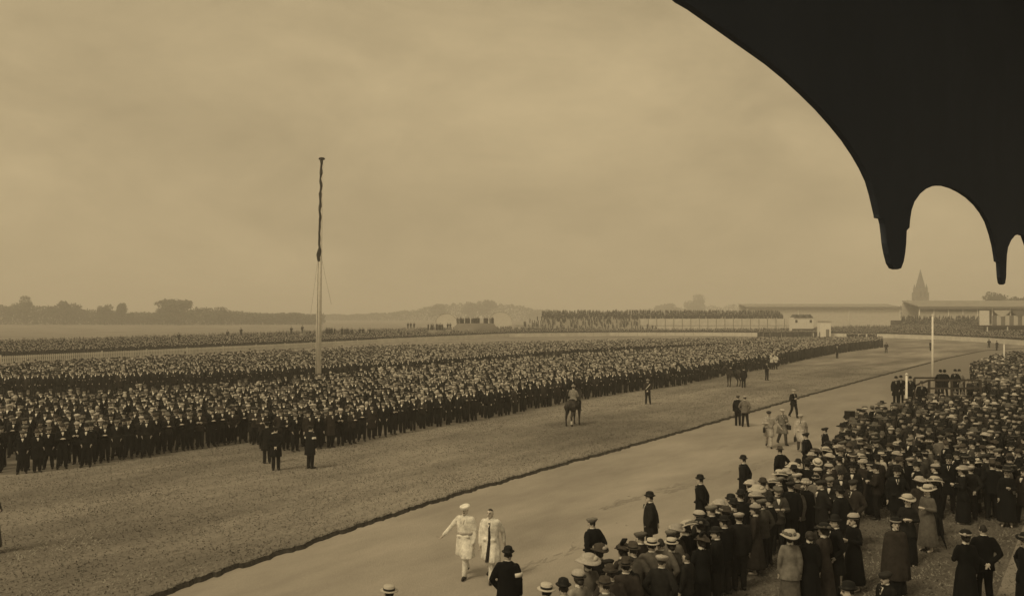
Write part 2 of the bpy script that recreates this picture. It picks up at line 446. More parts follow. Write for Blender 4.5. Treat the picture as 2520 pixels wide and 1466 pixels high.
# ------------------------------------------------------------------ the stand we look out of: roof with arched fascia
Z1, UK, U1 = 5.9, 0.788, 0.4354
dirv = Vector((UK, 1, 0)); 
def fas(px, py):
    u = (px - 1260) / F
    t = (u - U1) * Z1 / (UK - u)
    return t, (HOR - py) / F * (Z1 + t)
zo = [(0, 5), (60, 40), (130, 90), (200, 140), (290, 205), (370, 262), (450, 320), (540, 395), (620, 470), (700, 550), (770, 630), (830, 705), (880, 780), (920, 850), (950, 915), (970, 985), (985, 1050), (993, 1085), (995, 1100), (1015, 1104), (1022, 1130), (1028, 1180), (1033, 1230), (1042, 1280), (1055, 1330), (1070, 1355), (1088, 1361), (1105, 1355), (1118, 1320), (1125, 1280), (1130, 1230), (1133, 1165), (1147, 1150), (1150, 1110), (1158, 1060), (1172, 1020), (1200, 980), (1230, 955), (1260, 942), (1295, 937), (1330, 938), (1370, 950), (1410, 970), (1450, 997), (1490, 1035), (1520, 1075), (1545, 1120), (1565, 1180), (1580, 1240), (1588, 1290), (1592, 1320), (1602, 1325), (1604, 1360), (1607, 1400), (1612, 1430), (1621, 1438), (1630, 1432), (1635, 1400), (1637, 1330), (1639, 1290), (1645, 1250), (1660, 1215), (1680, 1190), (1700, 1183), (1725, 1190)]
out = [fas((2000 + x * .5797) * .84, y * .5797 * .84) for x, y in zo]
tc_ = -3.2
# the first arch is carried on past its crown, mirrored, down to its other drop
left = [(2 * tc_ - t, h) for t, h in out if t < 0.16 and h < 3][:27]
crown = [(-2.8, max(h for t, h in out[:3]) + 0.07), (tc_, max(h for t, h in out[:3]) + 0.10), (-3.6, max(h for t, h in out[:3]) + 0.07)]
prof = left[::-1] + crown[::-1] + out
prof = [(-16.0, 1.0), (left[-1][0] - 0.3, 1.0)] + prof
tl, hl = prof[-1]
for k in range(3):                                        # further arches beyond the frame
    for a in range(1, 9):
        th = math.pi * a / 8
        prof.append((tl + 1.0 + (k * 4.2) + 1.9 * (1 - math.cos(th)), hl - 0.9 + 0.85 * math.sin(th)))
    prof.append((tl + 1.0 + k * 4.2 + 4.0, hl - 1.15))
stand = empty('grandstand', (0, 0, 0))
tag(stand, 'dark overhanging stand roof with arched fascia and rounded drops at upper right', 'grandstand roof')
nrm = Vector((1, -UK, 0)).normalized()
b0 = Vector((U1 * Z1, Z1, H))
bm = bmesh.new()
HT = 4.6
def fpt(t, h, off): return b0 + dirv * t + Vector((0, 0, h)) + nrm * off
poly = prof + [(prof[-1][0], HT), (prof[0][0], HT)]
va = [bm.verts.new(fpt(t, h, 0)) for t, h in poly]; vb = [bm.verts.new(fpt(t, h, -0.035)) for t, h in poly]
fa = bm.faces.new(va); fb = bm.faces.new(vb[::-1])
for i in range(len(va)):
    j = (i + 1) % len(va); bm.faces.new((va[j], va[i], vb[i], vb[j]))
fa.normal_update(); fb.normal_update(); bmesh.ops.triangulate(bm, faces=[fa, fb]); bmesh.ops.recalc_face_normals(bm, faces=bm.faces)
me = bpy.data.meshes.new('fascia'); bm.to_mesh(me); bm.free(); me.materials.append(MATS['dark_timber'])
link('fascia', me, stand)
g = G()
ang = math.atan2(1, UK); ctr = b0 + dirv * 4 + nrm * 6.2
g.box((ctr.x, ctr.y, H + HT + 0.15), (52, 13.4, 0.26), rz=ang)
link('roof', g.mesh('roof', ['dark_timber'], False), stand)
g = G()
for k in range(6):
    cc = b0 + dirv * 0 + nrm * (6.2 + k * 1.0) - dirv * 5
    g.box((cc.x, cc.y, H - 1.75 + k * 0.35 - 0.2), (26, 0.98, 0.4), rz=ang)
link('terrace_floor', g.mesh('terrace_floor', ['brown_timber'], False), stand)

# ------------------------------------------------------------------ far white fence round the course
fen = [gp(-120, 903), gp(0, 897), gp(250, 884), gp(630, 864), gp(930, 847), gp(1250, 830), gp(1500, 827), gp(1730, 827), gp(2000, 829), gp(2184, 832), gp(2297, 836), gp(2436, 844), gp(2520, 851), gp(2640, 865)]
FH = 1.02
fence = empty('paling_fence', fen[4])
tag(fence, 'long white paling and boarded fence curving round the far side of the course', 'fence')
def loc(p): return Vector(p) - fen[4]
g = G(); gb = G(); gr = G(); npost = 0
post_me = None
for i, (a, b) in enumerate(zip(fen[:-1], fen[1:])):
    d = b - a; L = d.length; az = math.atan2(d.y, d.x)
    if i < 4:
        n = int(L / 0.30)
        for k in range(n):
            p = loc(a.lerp(b, (k + .5) / n)); g.box((p.x, p.y, FH / 2 + .06), (0.19, 0.05, FH), rz=az)
        for z in (0.3, 0.85):
            gr.beam(loc(a) + Vector((0, .06, z)), loc(b) + Vector((0, .06, z)), 0.06, 0.10)
    else:
        n = max(1, int(L / 2.6))
        for k in range(n):
            p = loc(a.lerp(b, (k + .5) / n)); g2 = gb
            g2.box((p.x, p.y, FH / 2 + .05), (L / n - 0.05, 0.05, FH), rz=az)
        gr.beam(loc(a) + Vector((0, 0, FH + .1)), loc(b) + Vector((0, 0, FH + .1)), 0.12, 0.08)
    gr.beam(loc(a) + Vector((0, -.04, .02)), loc(b) + Vector((0, -.04, .02)), 0.12, 0.14, 1)  # dark strip at the fence foot, shade put into its colour
    for k in range(int(L / 7.8)):
        p = loc(a.lerp(b, k / max(1, int(L / 7.8)))); 
        if post_me is None:
            gg = G(); gg.box((0, 0, 0.58), (0.14, 0.14, 1.16)); gg.box((0, 0, 1.19), (0.18, 0.18, 0.05)); post_me = gg.mesh('fence_post', ['fence_paint'], False)
        po = link('fence_post', post_me, fence); po.location = p + Vector((0, .13, 0))
o = link('pales', g.mesh('pales', ['fence_paint'], False), fence); o['kind'] = 'stuff'
o = link('boards', gb.mesh('boards', ['fence_paint'], False), fence); o['kind'] = 'stuff'
link('rails', gr.mesh('rails', ['fence_paint', 'shade_dark'], False), fence)
fpx = [px_of(p.x, p.y) for p in fen]; fY = [p.y for p in fen]

def bank_z(px, y):
    return .1 + max(0, y - np.interp(px, fpx, fY) - 1) * np.interp(px, [-100, 1900, 2100, 2700], [.006, .008, .022, .022])
g = G(); cols = [i * 60 - 160 for i in range(48)]; rows_ = [1.0, 20, 60, 130]
vs = []
for px in cols:
    for d in rows_:
        y = np.interp(px, fpx, fY) + d; vs.append(((px - 1260) / F * y, y, bank_z(px, y) if d < 130 else -.05))
n_ = len(rows_); g.add(vs, [(i * n_ + j, (i + 1) * n_ + j, (i + 1) * n_ + j + 1, i * n_ + j + 1) for i in range(len(cols) - 1) for j in range(n_ - 1)])
o = link('bank', g.mesh('bank', ['field'])); o['kind'] = 'structure'
# wheel ruts and clods on the running ground
g = G(); r_ = random.Random(4)
def spot(x, y, a, l, w, h=.0):
    n = 7; pts = [(x + math.cos(a) * l * math.cos(q) - math.sin(a) * w * math.sin(q), y + math.sin(a) * l * math.cos(q) + math.cos(a) * w * math.sin(q)) for q in [2 * math.pi * k / n + r_.uniform(-.3, .3) for k in range(n)]]
    g.add([(p[0], p[1], .008) for p in pts] + [(x, y, .010 + h)], [(k, (k + 1) % n, n) for k in range(n)])
for A, B, dens in (((1480, 1252), (2010, 1108), 420), ((1510, 1240), (1900, 1128), 120), ((1700, 1120), (2100, 1010), 140), ((1180, 1440), (1420, 1345), 50)):
    a, b = gp(*A), gp(*B); az = math.atan2(b.y - a.y, b.x - a.x)
    for _ in range(dens):
        t_ = r_.random(); p = a.lerp(b, t_); off = r_.gauss(0, .10) + .25 * mnoise.noise(Vector((t_ * 6, A[0], 0)))
        if mnoise.noise(Vector((t_ * 9, A[1], 2))) < -.15: continue
        spot(p.x - math.sin(az) * off, p.y + math.cos(az) * off, az + r_.gauss(0, .25), r_.uniform(.06, .30), r_.uniform(.012, .045), r_.uniform(0, .012))
for _ in range(420):
    y = r_.uniform(15, 75); x = r_.uniform(-14, 40)
    spot(x, y, r_.uniform(0, 3), r_.uniform(.02, .07), r_.uniform(.015, .05), r_.uniform(.005, .03))
o = link('ruts', g.mesh('ruts', ['rut_soil'], False)); tag(o, 'dark wheel ruts and scattered clods on the running ground', 'ruts', kind='stuff')
# ------------------------------------------------------------------ far stands, pavilions, church
def zat(py, Y): return H - (py - HOR) / F * Y
def xat(px, Y): return (px - 1260) / F * Y

def roofed_stand(label, px0, px1, Y, ztop, zeave, depth, wall_z0, wall_z1, nfp, wallmat='canvas'):
    x0, x1 = xat(px0, Y), xat(px1, Y); cx = (x0 + x1) / 2; W = x1 - x0
    e = empty('grandstand_building', (cx, Y + depth / 2, 0)); tag(e, label, 'grandstand')
    g = G(); g.box((0, 0, (ztop + zeave) / 2 + .3), (W, depth, 0.35), rx=math.atan2(ztop - zeave, depth)); link('roof', g.mesh('roof', ['roof_sheet'], False), e)
    g = G(); g.box((0, -depth / 2 + .02, zeave), (W, 0.25, 0.8)); link('eave_board', g.mesh('eave_board', ['stripe'], False), e)
    g = G(); g.box((0, depth / 2 - .4, ztop / 2), (W - .3, 0.4, ztop - .4)); link('rear_wall', g.mesh('rear_wall', [wallmat], False), e)
    g = G(); g.box((0, -depth / 2 + 1.2, (wall_z0 + wall_z1) / 2), (W - .6, 0.3, wall_z1 - wall_z0)); link('front_wall', g.mesh('front_wall', [wallmat], False), e)
    gg = G(); gg.tube([(0, 0, 0), (0, 0, zeave - .5)], [.14, .12], 8, round_=False); pm = gg.mesh('roof_post', ['white_paint'])
    for k in range(nfp):
        po = link('roof_post', pm, e); po.location = (-W / 2 + .4 + (W - .8) * k / (nfp - 1), -depth / 2 + .6, 0)
    g = G()
    for k in range(5): g.box((0, -depth / 2 + 2.2 + k * (depth - 3) / 5, wall_z0 + .3 + k * .55 - 1.0), (W - .8, (depth - 3) / 5 - .02, 2.0 + .0 * k))
    link('terrace', g.mesh('terrace', ['concrete'], False), e)
    return e
roofed_stand('long low pale stand with a flat roof in the far haze left of the church', 1838, 2218, 420, zat(749, 420), zat(757, 420), 16, 0.0, zat(759, 420), 4)
roofed_stand('pale roofed stand below the church tower with people packed under its eave', 2262, 2660, 315, zat(741, 315), zat(757, 315), 14, 0.0, zat(767, 315), 12)

# open terrace: steps full of people, white front wall
Y0 = 325
ter = empty('terrace_stand', (xat(1640, Y0), Y0, 0)); tag(ter, 'open stepped terrace packed with people behind a long white front wall', 'terrace')
xa, xb = xat(1335, Y0) - ter.location.x, xat(1932, Y0) - ter.location.x
g = G(); zw = zat(784, Y0)
xw = xat(1572, Y0) - ter.location.x
g.box(((xw + xb) / 2, 0, zw / 2), (xb - xw, 0.4, zw)); link('front_wall', g.mesh('front_wall', ['fence_paint'], False), ter)
gb_ = G(); gb_.box((0, -.28, zw / 2 - .02), (.16, .14, zw)); bme = gb_.mesh('batten', ['stripe'], False)
for k in range(18):
    o = link('batten', bme, ter); o.location = (xw + .3 + k * (xb - xw - .6) / 17, 0, 0)
g = G(); g.box(((xa + xb) / 2, -2.2, zat(801, Y0)), (xb - xa + 20, .12, .18)); g.box(((xa + xb) / 2, 1.0, zw + 1.0), (xb - xa - 70, .1, .12))
link('rail', g.mesh('rail', ['stripe'], False), ter)
g = G()
for k in range(8):
    zt = zw - 0.2 + k * 0.26
    g.box(((xa + xb) / 2, 1.0 + k * 1.0, zt / 2), (xb - xa, 0.98, zt))
for k in range(9):
    zt = 0.6 + k * (zw - 0.8) / 9
    g.box(((xa - 4 + xw) / 2 + k * .4, -9.0 + k * 1.0, zt / 2), (xw - xa + 4 - k * .8, 0.98, zt))
link('steps', g.mesh('steps', ['concrete'], False), ter)
TERR = (xa, xb, xw, zw, ter.location.copy())

# small white pavilion with three gables
Yp = 262; pav = empty('pavilion', (xat(1972, Yp), Yp, 0)); tag(pav, 'small white pavilion with little dark gables and two square windows', 'pavilion')
wz0, wz1 = 0.0, zat(781, Yp); W = (1996 - 1947) / F * Yp
g = G(); g.box((0, 0, wz1 / 2), (W, 4, wz1)); link('wall', g.mesh('wall', ['white_paint'], False), pav)
for k in (-1, 0, 1):
    g = G(); c = k * W / 3.1; w = W / 6.4
    g.add([(c - w, -2.2, wz1 - .05), (c + w, -2.2, wz1 - .05), (c, -2.2, wz1 + .95), (c - w, 2.2, wz1 - .05), (c + w, 2.2, wz1 - .05), (c, 2.2, wz1 + .95)],
          [(0, 1, 2), (5, 4, 3), (0, 2, 5, 3), (1, 4, 5, 2), (0, 3, 4, 1)]); link('gable_roof', g.mesh('gable_roof', ['slate'], False), pav)
for c in (-W * .36, W * .36):
    g = G(); g.box((c, -2.02, wz1 - 1.1), (.62, .08, .8)); link('window', g.mesh('window', ['shade_dark'], False), pav)
g = G(); g.box((0, -2.3, 1.15), (W * 1.15, .3, 2.3)); link('lower_boarding', g.mesh('lower_boarding', ['brown_timber'], False), pav)
# white hut and pale hoarding beside it
for px, w, h, Yh, lab in ((2028, 3.0, 4.6, 250, 'narrow white hut standing at the end of the white fence boards'),):
    e = empty('hut', (xat(px, Yh), Yh, 0)); tag(e, lab, 'hut')
    g = G(); g.box((0, 0, h / 2), (w, 2.4, h)); link('wall', g.mesh('wall', ['white_paint'], False), e)
    g = G(); g.box((0, 0, h + .1), (w + .5, 3.0, .22)); link('roof', g.mesh('roof', ['canvas'], False), e)
    g = G(); g.box((.55, -1.22, 1.2), (.9, .08, 2.2)); link('door', g.mesh('door', ['stripe'], False), e)

# striped pavilion at far right
Ys = 228; e = empty('striped_pavilion', (xat(2480, Ys), Ys, 0)); tag(e, 'white pavilion with striped cloth front and swagged bunting at the right edge', 'pavilion')
x0 = xat(2411, Ys) - e.location.x; x1 = xat(2640, Ys) - e.location.x
zt, zm, zb = zat(764, Ys), zat(776, Ys), zat(800, Ys)
n = 22; W = (x1 - x0) / n; 
g = G(); g.box((x0 - 0 + 1.2, .0, (zb + zt) / 2), (2.4, .3, zt - zb)); link('white_pier', g.mesh('white_pier', ['white_paint'], False), e)
pms = []
for c in ('canvas', 'stripe'):
    gg = G(); gg.box((0, 0, (zb + zm) / 2), (W - .03, .16, zm - zb)); pms.append(gg.mesh('cloth_panel', [c], False))
for k in range(3, n):
    o = link('cloth_panel', pms[k % 2], e); o.location = (x0 + (k + .5) * W, 0, 0)
g = G(); g.box(((x0 + x1) / 2 + .6, 3, zb - .2), (x1 - x0 - 1.2, 6, .3)); link('floor', g.mesh('floor', ['brown_timber'], False), e)
g = G(); g.box(((x0 + x1) / 2 + 3, 5.9, (zb + zt) / 2 + .2), (x1 - x0 - 2, .2, zt - zb)); link('rear_wall', g.mesh('rear_wall', ['canvas'], False), e)
g = G(); g.box(((x0 + x1) / 2 + 2, 3.2, zat(762, Ys) + .6), (x1 - x0 + 1, 7.4, .3)); link('roof', g.mesh('roof', ['roof_sheet'], False), e)
g = G(); g.box(((x0 + x1) / 2 + 1.3, 3.0, zb / 2 - .2), (x1 - x0 - 2.6, .2, zb - .4)); link('underfloor', g.mesh('underfloor', ['shade_dark'], False), e)  # dark sheet added for the shade beneath the floor
for k in range(4):
    g = G(); xx = x0 + 3.6 + k * 4.6
    pts = [(xx + 4.2 * s, -.15, zt - .1 - 1.5 * math.sin(math.pi * s)) for s in [i / 8 for i in range(9)]]
    g.add(pts + [(p[0], p[1], zt + .1) for p in pts] + [(p[0], p[1] + .08, p[2]) for p in pts] + [(p[0], p[1] + .08, zt + .1) for p in pts],
          [(i, i + 1, i + 10, i + 9) for i in range(8)] + [(i + 18, i + 27, i + 28, i + 19) for i in range(8)] + [(i, i + 18, i + 19, i + 1) for i in range(8)])
    link('swag', g.mesh('swag', ['stripe' if k % 2 else 'canvas'], False), e)
gg = G(); gg.box((0, 0, (zb + zat(757, Ys)) / 2), (.2, .2, zat(757, Ys) - zb)); pm = gg.mesh('post', ['white_paint'], False)
for k in range(5):
    o = link('post', pm, e); o.location = (x0 + 3.4 + k * 4.6, .3, 0)
gg = G(); gg.box((0, 0, zb / 2 - .2), (.22, .22, zb - .4)); pm = gg.mesh('support_post', ['white_paint'], False)
for k in range(5):
    o = link('support_post', pm, e); o.location = (x0 + 2 + k * 5.2, .1, 0)

# arched pale marquees on the skyline
for px, w, Ym, top in ((1101, 8.3, 360, 772), (1232, 9.0, 360, 768)):
    e = empty('marquee', (xat(px, Ym), Ym, 0)); tag(e, 'pale round-topped marquee in the haze ' + ('right of the flagpole behind small groups' if px < 1200 else 'behind the crowded mound'), 'marquee')
    zt = zat(top, Ym); g = G(); rs = []
    for yy in (-6, 6):
        ring = [Vector((-w / 2, yy, 0))] + [Vector((-w / 2 * math.cos(math.pi * a / 12), yy, zt * .5 + zt * .5 * math.sin(math.pi * a / 12))) for a in range(13)] + [Vector((w / 2, yy, 0))]
        rs.append(ring)
    g.rings(rs); link('canvas_vault', g.mesh('canvas_vault', ['marquee_cloth'], False), e)
    g = G(); pts = [(-w / 2 * math.cos(math.pi * a / 12) * 1.02, -6.1, zt * .5 + zt * .52 * math.sin(math.pi * a / 12)) for a in range(13)]
    g.tube(pts, [.07] * 13, 6); link('front_hoop', g.mesh('front_hoop', ['stripe']), e)

# church
Yc = 700; ch = empty('church', (xat(2265, Yc), Yc, 0)); tag(ch, 'church with square tower and tall pointed spire on the hazy skyline', 'church')
tw = 8.0; tz = zat(711, Yc); sz = zat(663, Yc)
g = G(); g.box((0, 0, tz / 2), (tw, tw, tz))
for sx in (-1, 1):
    for sy in (-1, 1):
        g.box((sx * tw / 2, sy * tw / 2, tz * .45), (1.3, 1.3, tz * .9))
link('tower', g.mesh('tower', ['stone'], False), ch)
g = G(); oc = [[Vector((r * math.cos(math.pi / 8 + math.pi * k / 4), r * math.sin(math.pi / 8 + math.pi * k / 4), z)) for k in range(8)] for r, z in ((4.2, tz), (3.5, tz + 1.6), (0.12, sz))]
g.rings(oc)
for sx in (-1, 1):
    for sy in (-1, 1):
        g.add([(sx * tw / 2, sy * tw / 2, tz), (sx * tw / 2 - sx * 1.4, sy * tw / 2, tz), (sx * tw / 2 - sx * 1.4, sy * tw / 2 - sy * 1.4, tz), (sx * tw / 2, sy * tw / 2 - sy * 1.4, tz), (sx * (tw / 2 - .7), sy * (tw / 2 - .7), tz + 4.5)], [(0, 1, 4), (1, 2, 4), (2, 3, 4), (3, 0, 4)])
link('spire', g.mesh('spire', ['slate'], False), ch)
for c in (-1.6, 1.6):
    g = G(); g.box((c, -tw / 2 - .02, tz - 4.2), (1.3, .3, 4.2)); link('belfry_opening', g.mesh('belfry_opening', ['shade_dark'], False), ch)
g = G(); g.box((15, 4, 6), (22, 10, 12)); link('nave', g.mesh('nave', ['stone'], False), ch)
g = G(); g.add([(4, -1.5, 12), (26.5, -1.5, 12), (26.5, 9.5, 12), (4, 9.5, 12), (4, 4, 17), (26.5, 4, 17)], [(0, 1, 5, 4), (3, 4, 5, 2), (0, 4, 3), (1, 2, 5), (0, 3, 2, 1)])
link('nave_roof', g.mesh('nave_roof', ['slate'], False), ch)

# ------------------------------------------------------------------ trees
def crown_mesh(seed, lobes, leaf=0.75, n=1500):
    r = np.random.default_rng(seed); V = []; 
    cs = []
    for _ in range(lobes):
        a = r.uniform(0, 2 * np.pi); d = r.uniform(0, .62)
        z = r.uniform(.22, .84); k = 1 - .9 * max(0, z - .45)
        cs.append((d * np.cos(a) * k, d * np.sin(a) * k, z, r.uniform(.13, .27)))
    per = n // lobes
    for cx, cy, cz, rr in cs:
        u = r.normal(size=(per, 3)); u /= np.linalg.norm(u, axis=1)[:, None]
        rad = rr * (0.45 + 0.6 * r.random(per)) ** 0.7
        p = np.array([cx, cy, cz]) + u * rad[:, None] * np.array([1.15, 1.15, .8])
        a = r.normal(size=(per, 3)); a /= np.linalg.norm(a, axis=1)[:, None]
        b = np.cross(a, u); b /= np.linalg.norm(b, axis=1)[:, None] + 1e-6
        s = r.uniform(.012, .032, per)[:, None] * leaf
        V.append(np.stack([p - a * s, p + b * s * 1.3, p + a * s], 1))
    V = np.concatenate(V).reshape(-1, 3)
    return bulk('crown', V, np.arange(len(V)).reshape(-1, 3), None, ['foliage'])
def trunk_mesh(seed):
    r = random.Random(seed); g = G()
    g.tube([(0, 0, 0), (.01, 0, .2), (0, .01, .5)], [.035, .026, .016], 8, round_=False)
    for k in range(5):
        a = k * 1.3 + r.random(); z = .2 + .06 * k; d = r.uniform(.22, .4)
        g.tube([(0, 0, z), (math.cos(a) * d * .5, math.sin(a) * d * .5, z + .12), (math.cos(a) * d, math.sin(a) * d, z + .28)], [.014, .009, .004], 5, round_=False)
    return g.mesh('trunk', ['bark'])
crowns = [crown_mesh(s, 9 + 2 * s, 1.7, 2600) for s in range(5)]; trunks = [trunk_mesh(s) for s in range(5)]
def tree(px, Y, top, wid, k, label, group=None):
    hgt = zat(top, Y); e = empty('tree', (xat(px, Y), Y, 0)); e.rotation_euler[2] = px * .7
    tag(e, label, 'tree', group)
    w = wid / F * Y
    c = link('crown', crowns[k], e); c.scale = (w * .62, w * .62, hgt * 1.02)
    t = link('trunk', trunks[k], e); t.scale = (w * .8, w * .8, hgt)
TG = 'hazy trees along the far side of the field'
def hedge(px0, px1, Y, tops, nm, lab):
    """a far wood that reads as one mass"""
    n = 26000; r = np.random.default_rng(int(px0) + 900)
    px = r.uniform(px0, px1, n)
    hh = np.interp(px, [a for a, _ in tops], [zat(b, Y) for _, b in tops])
    mod = np.array([1 + .24 * mnoise.noise(Vector((p * .03, 0, px0))) + .16 * mnoise.noise(Vector((p * .11, 4, px0))) for p in px])
    hh = hh * mod; z = hh * r.random(n) ** .7; yy = Y + r.uniform(0, 26, n)
    p = np.column_stack([(px - 1260) / F * Y, yy, z])
    a = r.normal(size=(n, 3)); a /= np.linalg.norm(a, axis=1)[:, None]; b = np.roll(a, 1, axis=1) * np.array([1, -1, 1])
    s = r.uniform(.5, 1.2, n)[:, None]
    V = np.stack([p - a * s, p + b * s, p + a * s], 1).reshape(-1, 3); V[:, 2] = np.maximum(V[:, 2], .02)
    o = link(nm, bulk(nm, V, np.arange(n * 3).reshape(-1, 3), None, ['foliage'])); tag(o, lab, 'wood', kind='stuff')
hedge(-160, 780, 560, [(-160, 752), (0, 754), (90, 758), (180, 763), (250, 771), (400, 770), (440, 761), (560, 766), (600, 771), (780, 775)], 'far_wood', 'low hazy belt of woodland behind the left end of the course')
hedge(700, 1480, 980, [(700, 772), (800, 774), (900, 773), (1000, 765), (1080, 750), (1180, 746), (1260, 750), (1330, 762), (1480, 780)], 'far_wood', 'fainter belt of woodland on the rise right of the flagpole')
hedge(1300, 2620, 1100, [(1300, 772), (1500, 768), (1650, 757), (1800, 752), (1950, 756), (2200, 758), (2350, 745), (2620, 750)], 'far_wood', 'faintest strip of far woodland behind the pale stands and the church')
tl_ = [(60, 555, 731, 70, 'small round treetop above the wood at the far left'), (157, 560, 733, 95, 'broad flat-topped tree above the far left wood'),
       (258, 550, 747, 62, 'rounded tree left of the pointed one in the far wood'), (300, 550, 740, 52, 'pointed tree in the gap left of the broadest far tree'),
       (440, 555, 735, 150, 'broadest domed tree of the far wood'), (545, 560, 757, 90, 'low pale tree right of the broadest far tree'), (400, 565, 757, 80, 'low tree against the left flank of the broadest far tree'),
       (690, 575, 768, 80, 'low rounded tree left of the tall flagpole')]
for i, (px, Y, tp, wd, lb) in enumerate(tl_): tree(px, Y, tp, wd, i % 5, lb)
for i, (px, Y, tp, wd, lb) in enumerate([(1160, 960, 741, 60, 'faint round tree on the rise behind the mound'), (1200, 960, 733, 70, 'faint tallest tree on the rise behind the crowded mound'), (1085, 960, 747, 80, 'faint wide tree on the rise above the left marquee'),
        (1720, 1100, 727, 80, 'very faint tree far above the white terrace wall'), (1640, 1100, 741, 90, 'very faint low tree above the terrace people'),
        (2452, 470, 716, 110, 'dark bushy tree above the roof at the right edge'), (2500, 480, 723, 90, 'dark tree beside the bushy one at the right edge'), (2232, 640, 738, 46, 'small tree at the left foot of the church tower'), (2300, 650, 742, 60, 'low tree right of the church tower')]):
    tree(px, Y, tp, wd, (i + 2) % 5, lb)

# ------------------------------------------------------------------ figures
def sstep(a, b, x):
    t = min(1, max(0, (x - a) / (b - a))); return t * t * (3 - 2 * t)
ARMS = {  # elbow, wrist relative to the shoulder, for the +x side; y negative is forward
    'down': ((.06, .03, -.29), (.06, -.04, -.54)), 'pocket': ((.12, .07, -.28), (.02, -.04, -.46)),
    'behind': ((.10, .11, -.27), (-.12, .17, -.43)), 'akimbo': ((.20, .06, -.24), (.01, -.02, -.40)),
    'fold': ((.06, -.07, -.28), (-.14, -.21, -.22)), 'hold': ((.08, -.01, -.28), (-.06, -.23, -.22)),
    'fwd': ((.06, -.12, -.26), (.05, -.27, -.46)), 'back': ((.08, .14, -.26), (.10, .19, -.49)),
    'out': ((.17, -.02, -.22), (.34, -.10, -.42)), 'raise': ((.12, -.16, -.02), (.04, -.24, .22)), 'rein': ((.08, -.04, -.27), (-.08, -.29, -.28)),
    'lean': ((.10, -.16, -.24), (-.04, -.36, -.30))}
LEGS = {'stand': (((.095, -.01, .49), (.10, .02, .08)), ((-.095, -.01, .49), (-.10, .02, .08))),
        'ease': (((.10, -.02, .49), (.12, .02, .08)), ((-.12, -.05, .49), (-.17, -.06, .08))),
        'stride': (((.09, -.17, .50), (.09, -.24, .09)), ((-.09, .05, .50), (-.09, .30, .15))),
        'mount': (((.32, -.24, .80), (.33, -.12, .40)), ((-.32, -.24, .80), (-.33, -.12, .40)))}
COATS = {
    'jacket': [(1.49, .07, .075, .0), (1.455, .12, .09, .0), (1.41, .19, .112, .005), (1.30, .205, .13, .01), (1.15, .192, .132, .01), (1.03, .188, .132, .01), (.90, .205, .145, .03), (.79, .215, .152, .05)],
    'overcoat': [(1.49, .075, .08, .0), (1.455, .125, .095, .0), (1.41, .20, .12, .005), (1.30, .218, .14, .01), (1.15, .205, .142, .01), (1.03, .202, .142, .015), (.88, .22, .155, .03), (.70, .235, .172, .05), (.55, .25, .185, .07)],
    'longcoat': [(1.49, .075, .08, .0), (1.455, .125, .095, .0), (1.41, .20, .12, .005), (1.30, .22, .14, .01), (1.15, .208, .142, .01), (1.06, .196, .135, .02), (.90, .235, .17, .04), (.70, .265, .205, .06), (.50, .285, .23, .08)],
    'stout': [(1.49, .08, .085, .0), (1.455, .13, .10, .0), (1.41, .205, .13, .005), (1.28, .235, .165, .01), (1.10, .24, .185, .01), (.98, .24, .185, .015), (.85, .25, .18, .03), (.72, .262, .188, .05)],
    'wcoat': [(1.47, .065, .07, .0), (1.44, .10, .085, .0), (1.40, .165, .105, .005), (1.30, .175, .125, .01), (1.14, .15, .112, .015), (1.05, .15, .115, .02), (.90, .195, .165, .04), (.60, .225, .20, .07), (.30, .255, .235, .09), (.17, .265, .245, .10)],
    'wjacket': [(1.47, .065, .07, .0), (1.44, .10, .085, .0), (1.40, .165, .105, .005), (1.30, .175, .125, .01), (1.14, .15, .112, .015), (1.04, .152, .118, .02), (.90, .20, .168, .05), (.74, .222, .19, .07)],
    'cape': [(1.47, .07, .075, .0), (1.45, .13, .10, .0), (1.41, .215, .13, .01), (1.36, .235, .145, .01), (1.20, .26, .17, .03), (.95, .29, .20, .05), (.65, .31, .23, .07), (.38, .33, .25, .09)]}
SKIRT = [(1.05, .14, .11, .02), (.90, .18, .155, .04), (.60, .205, .18, .07), (.30, .225, .205, .09), (.06, .24, .22, .10)]

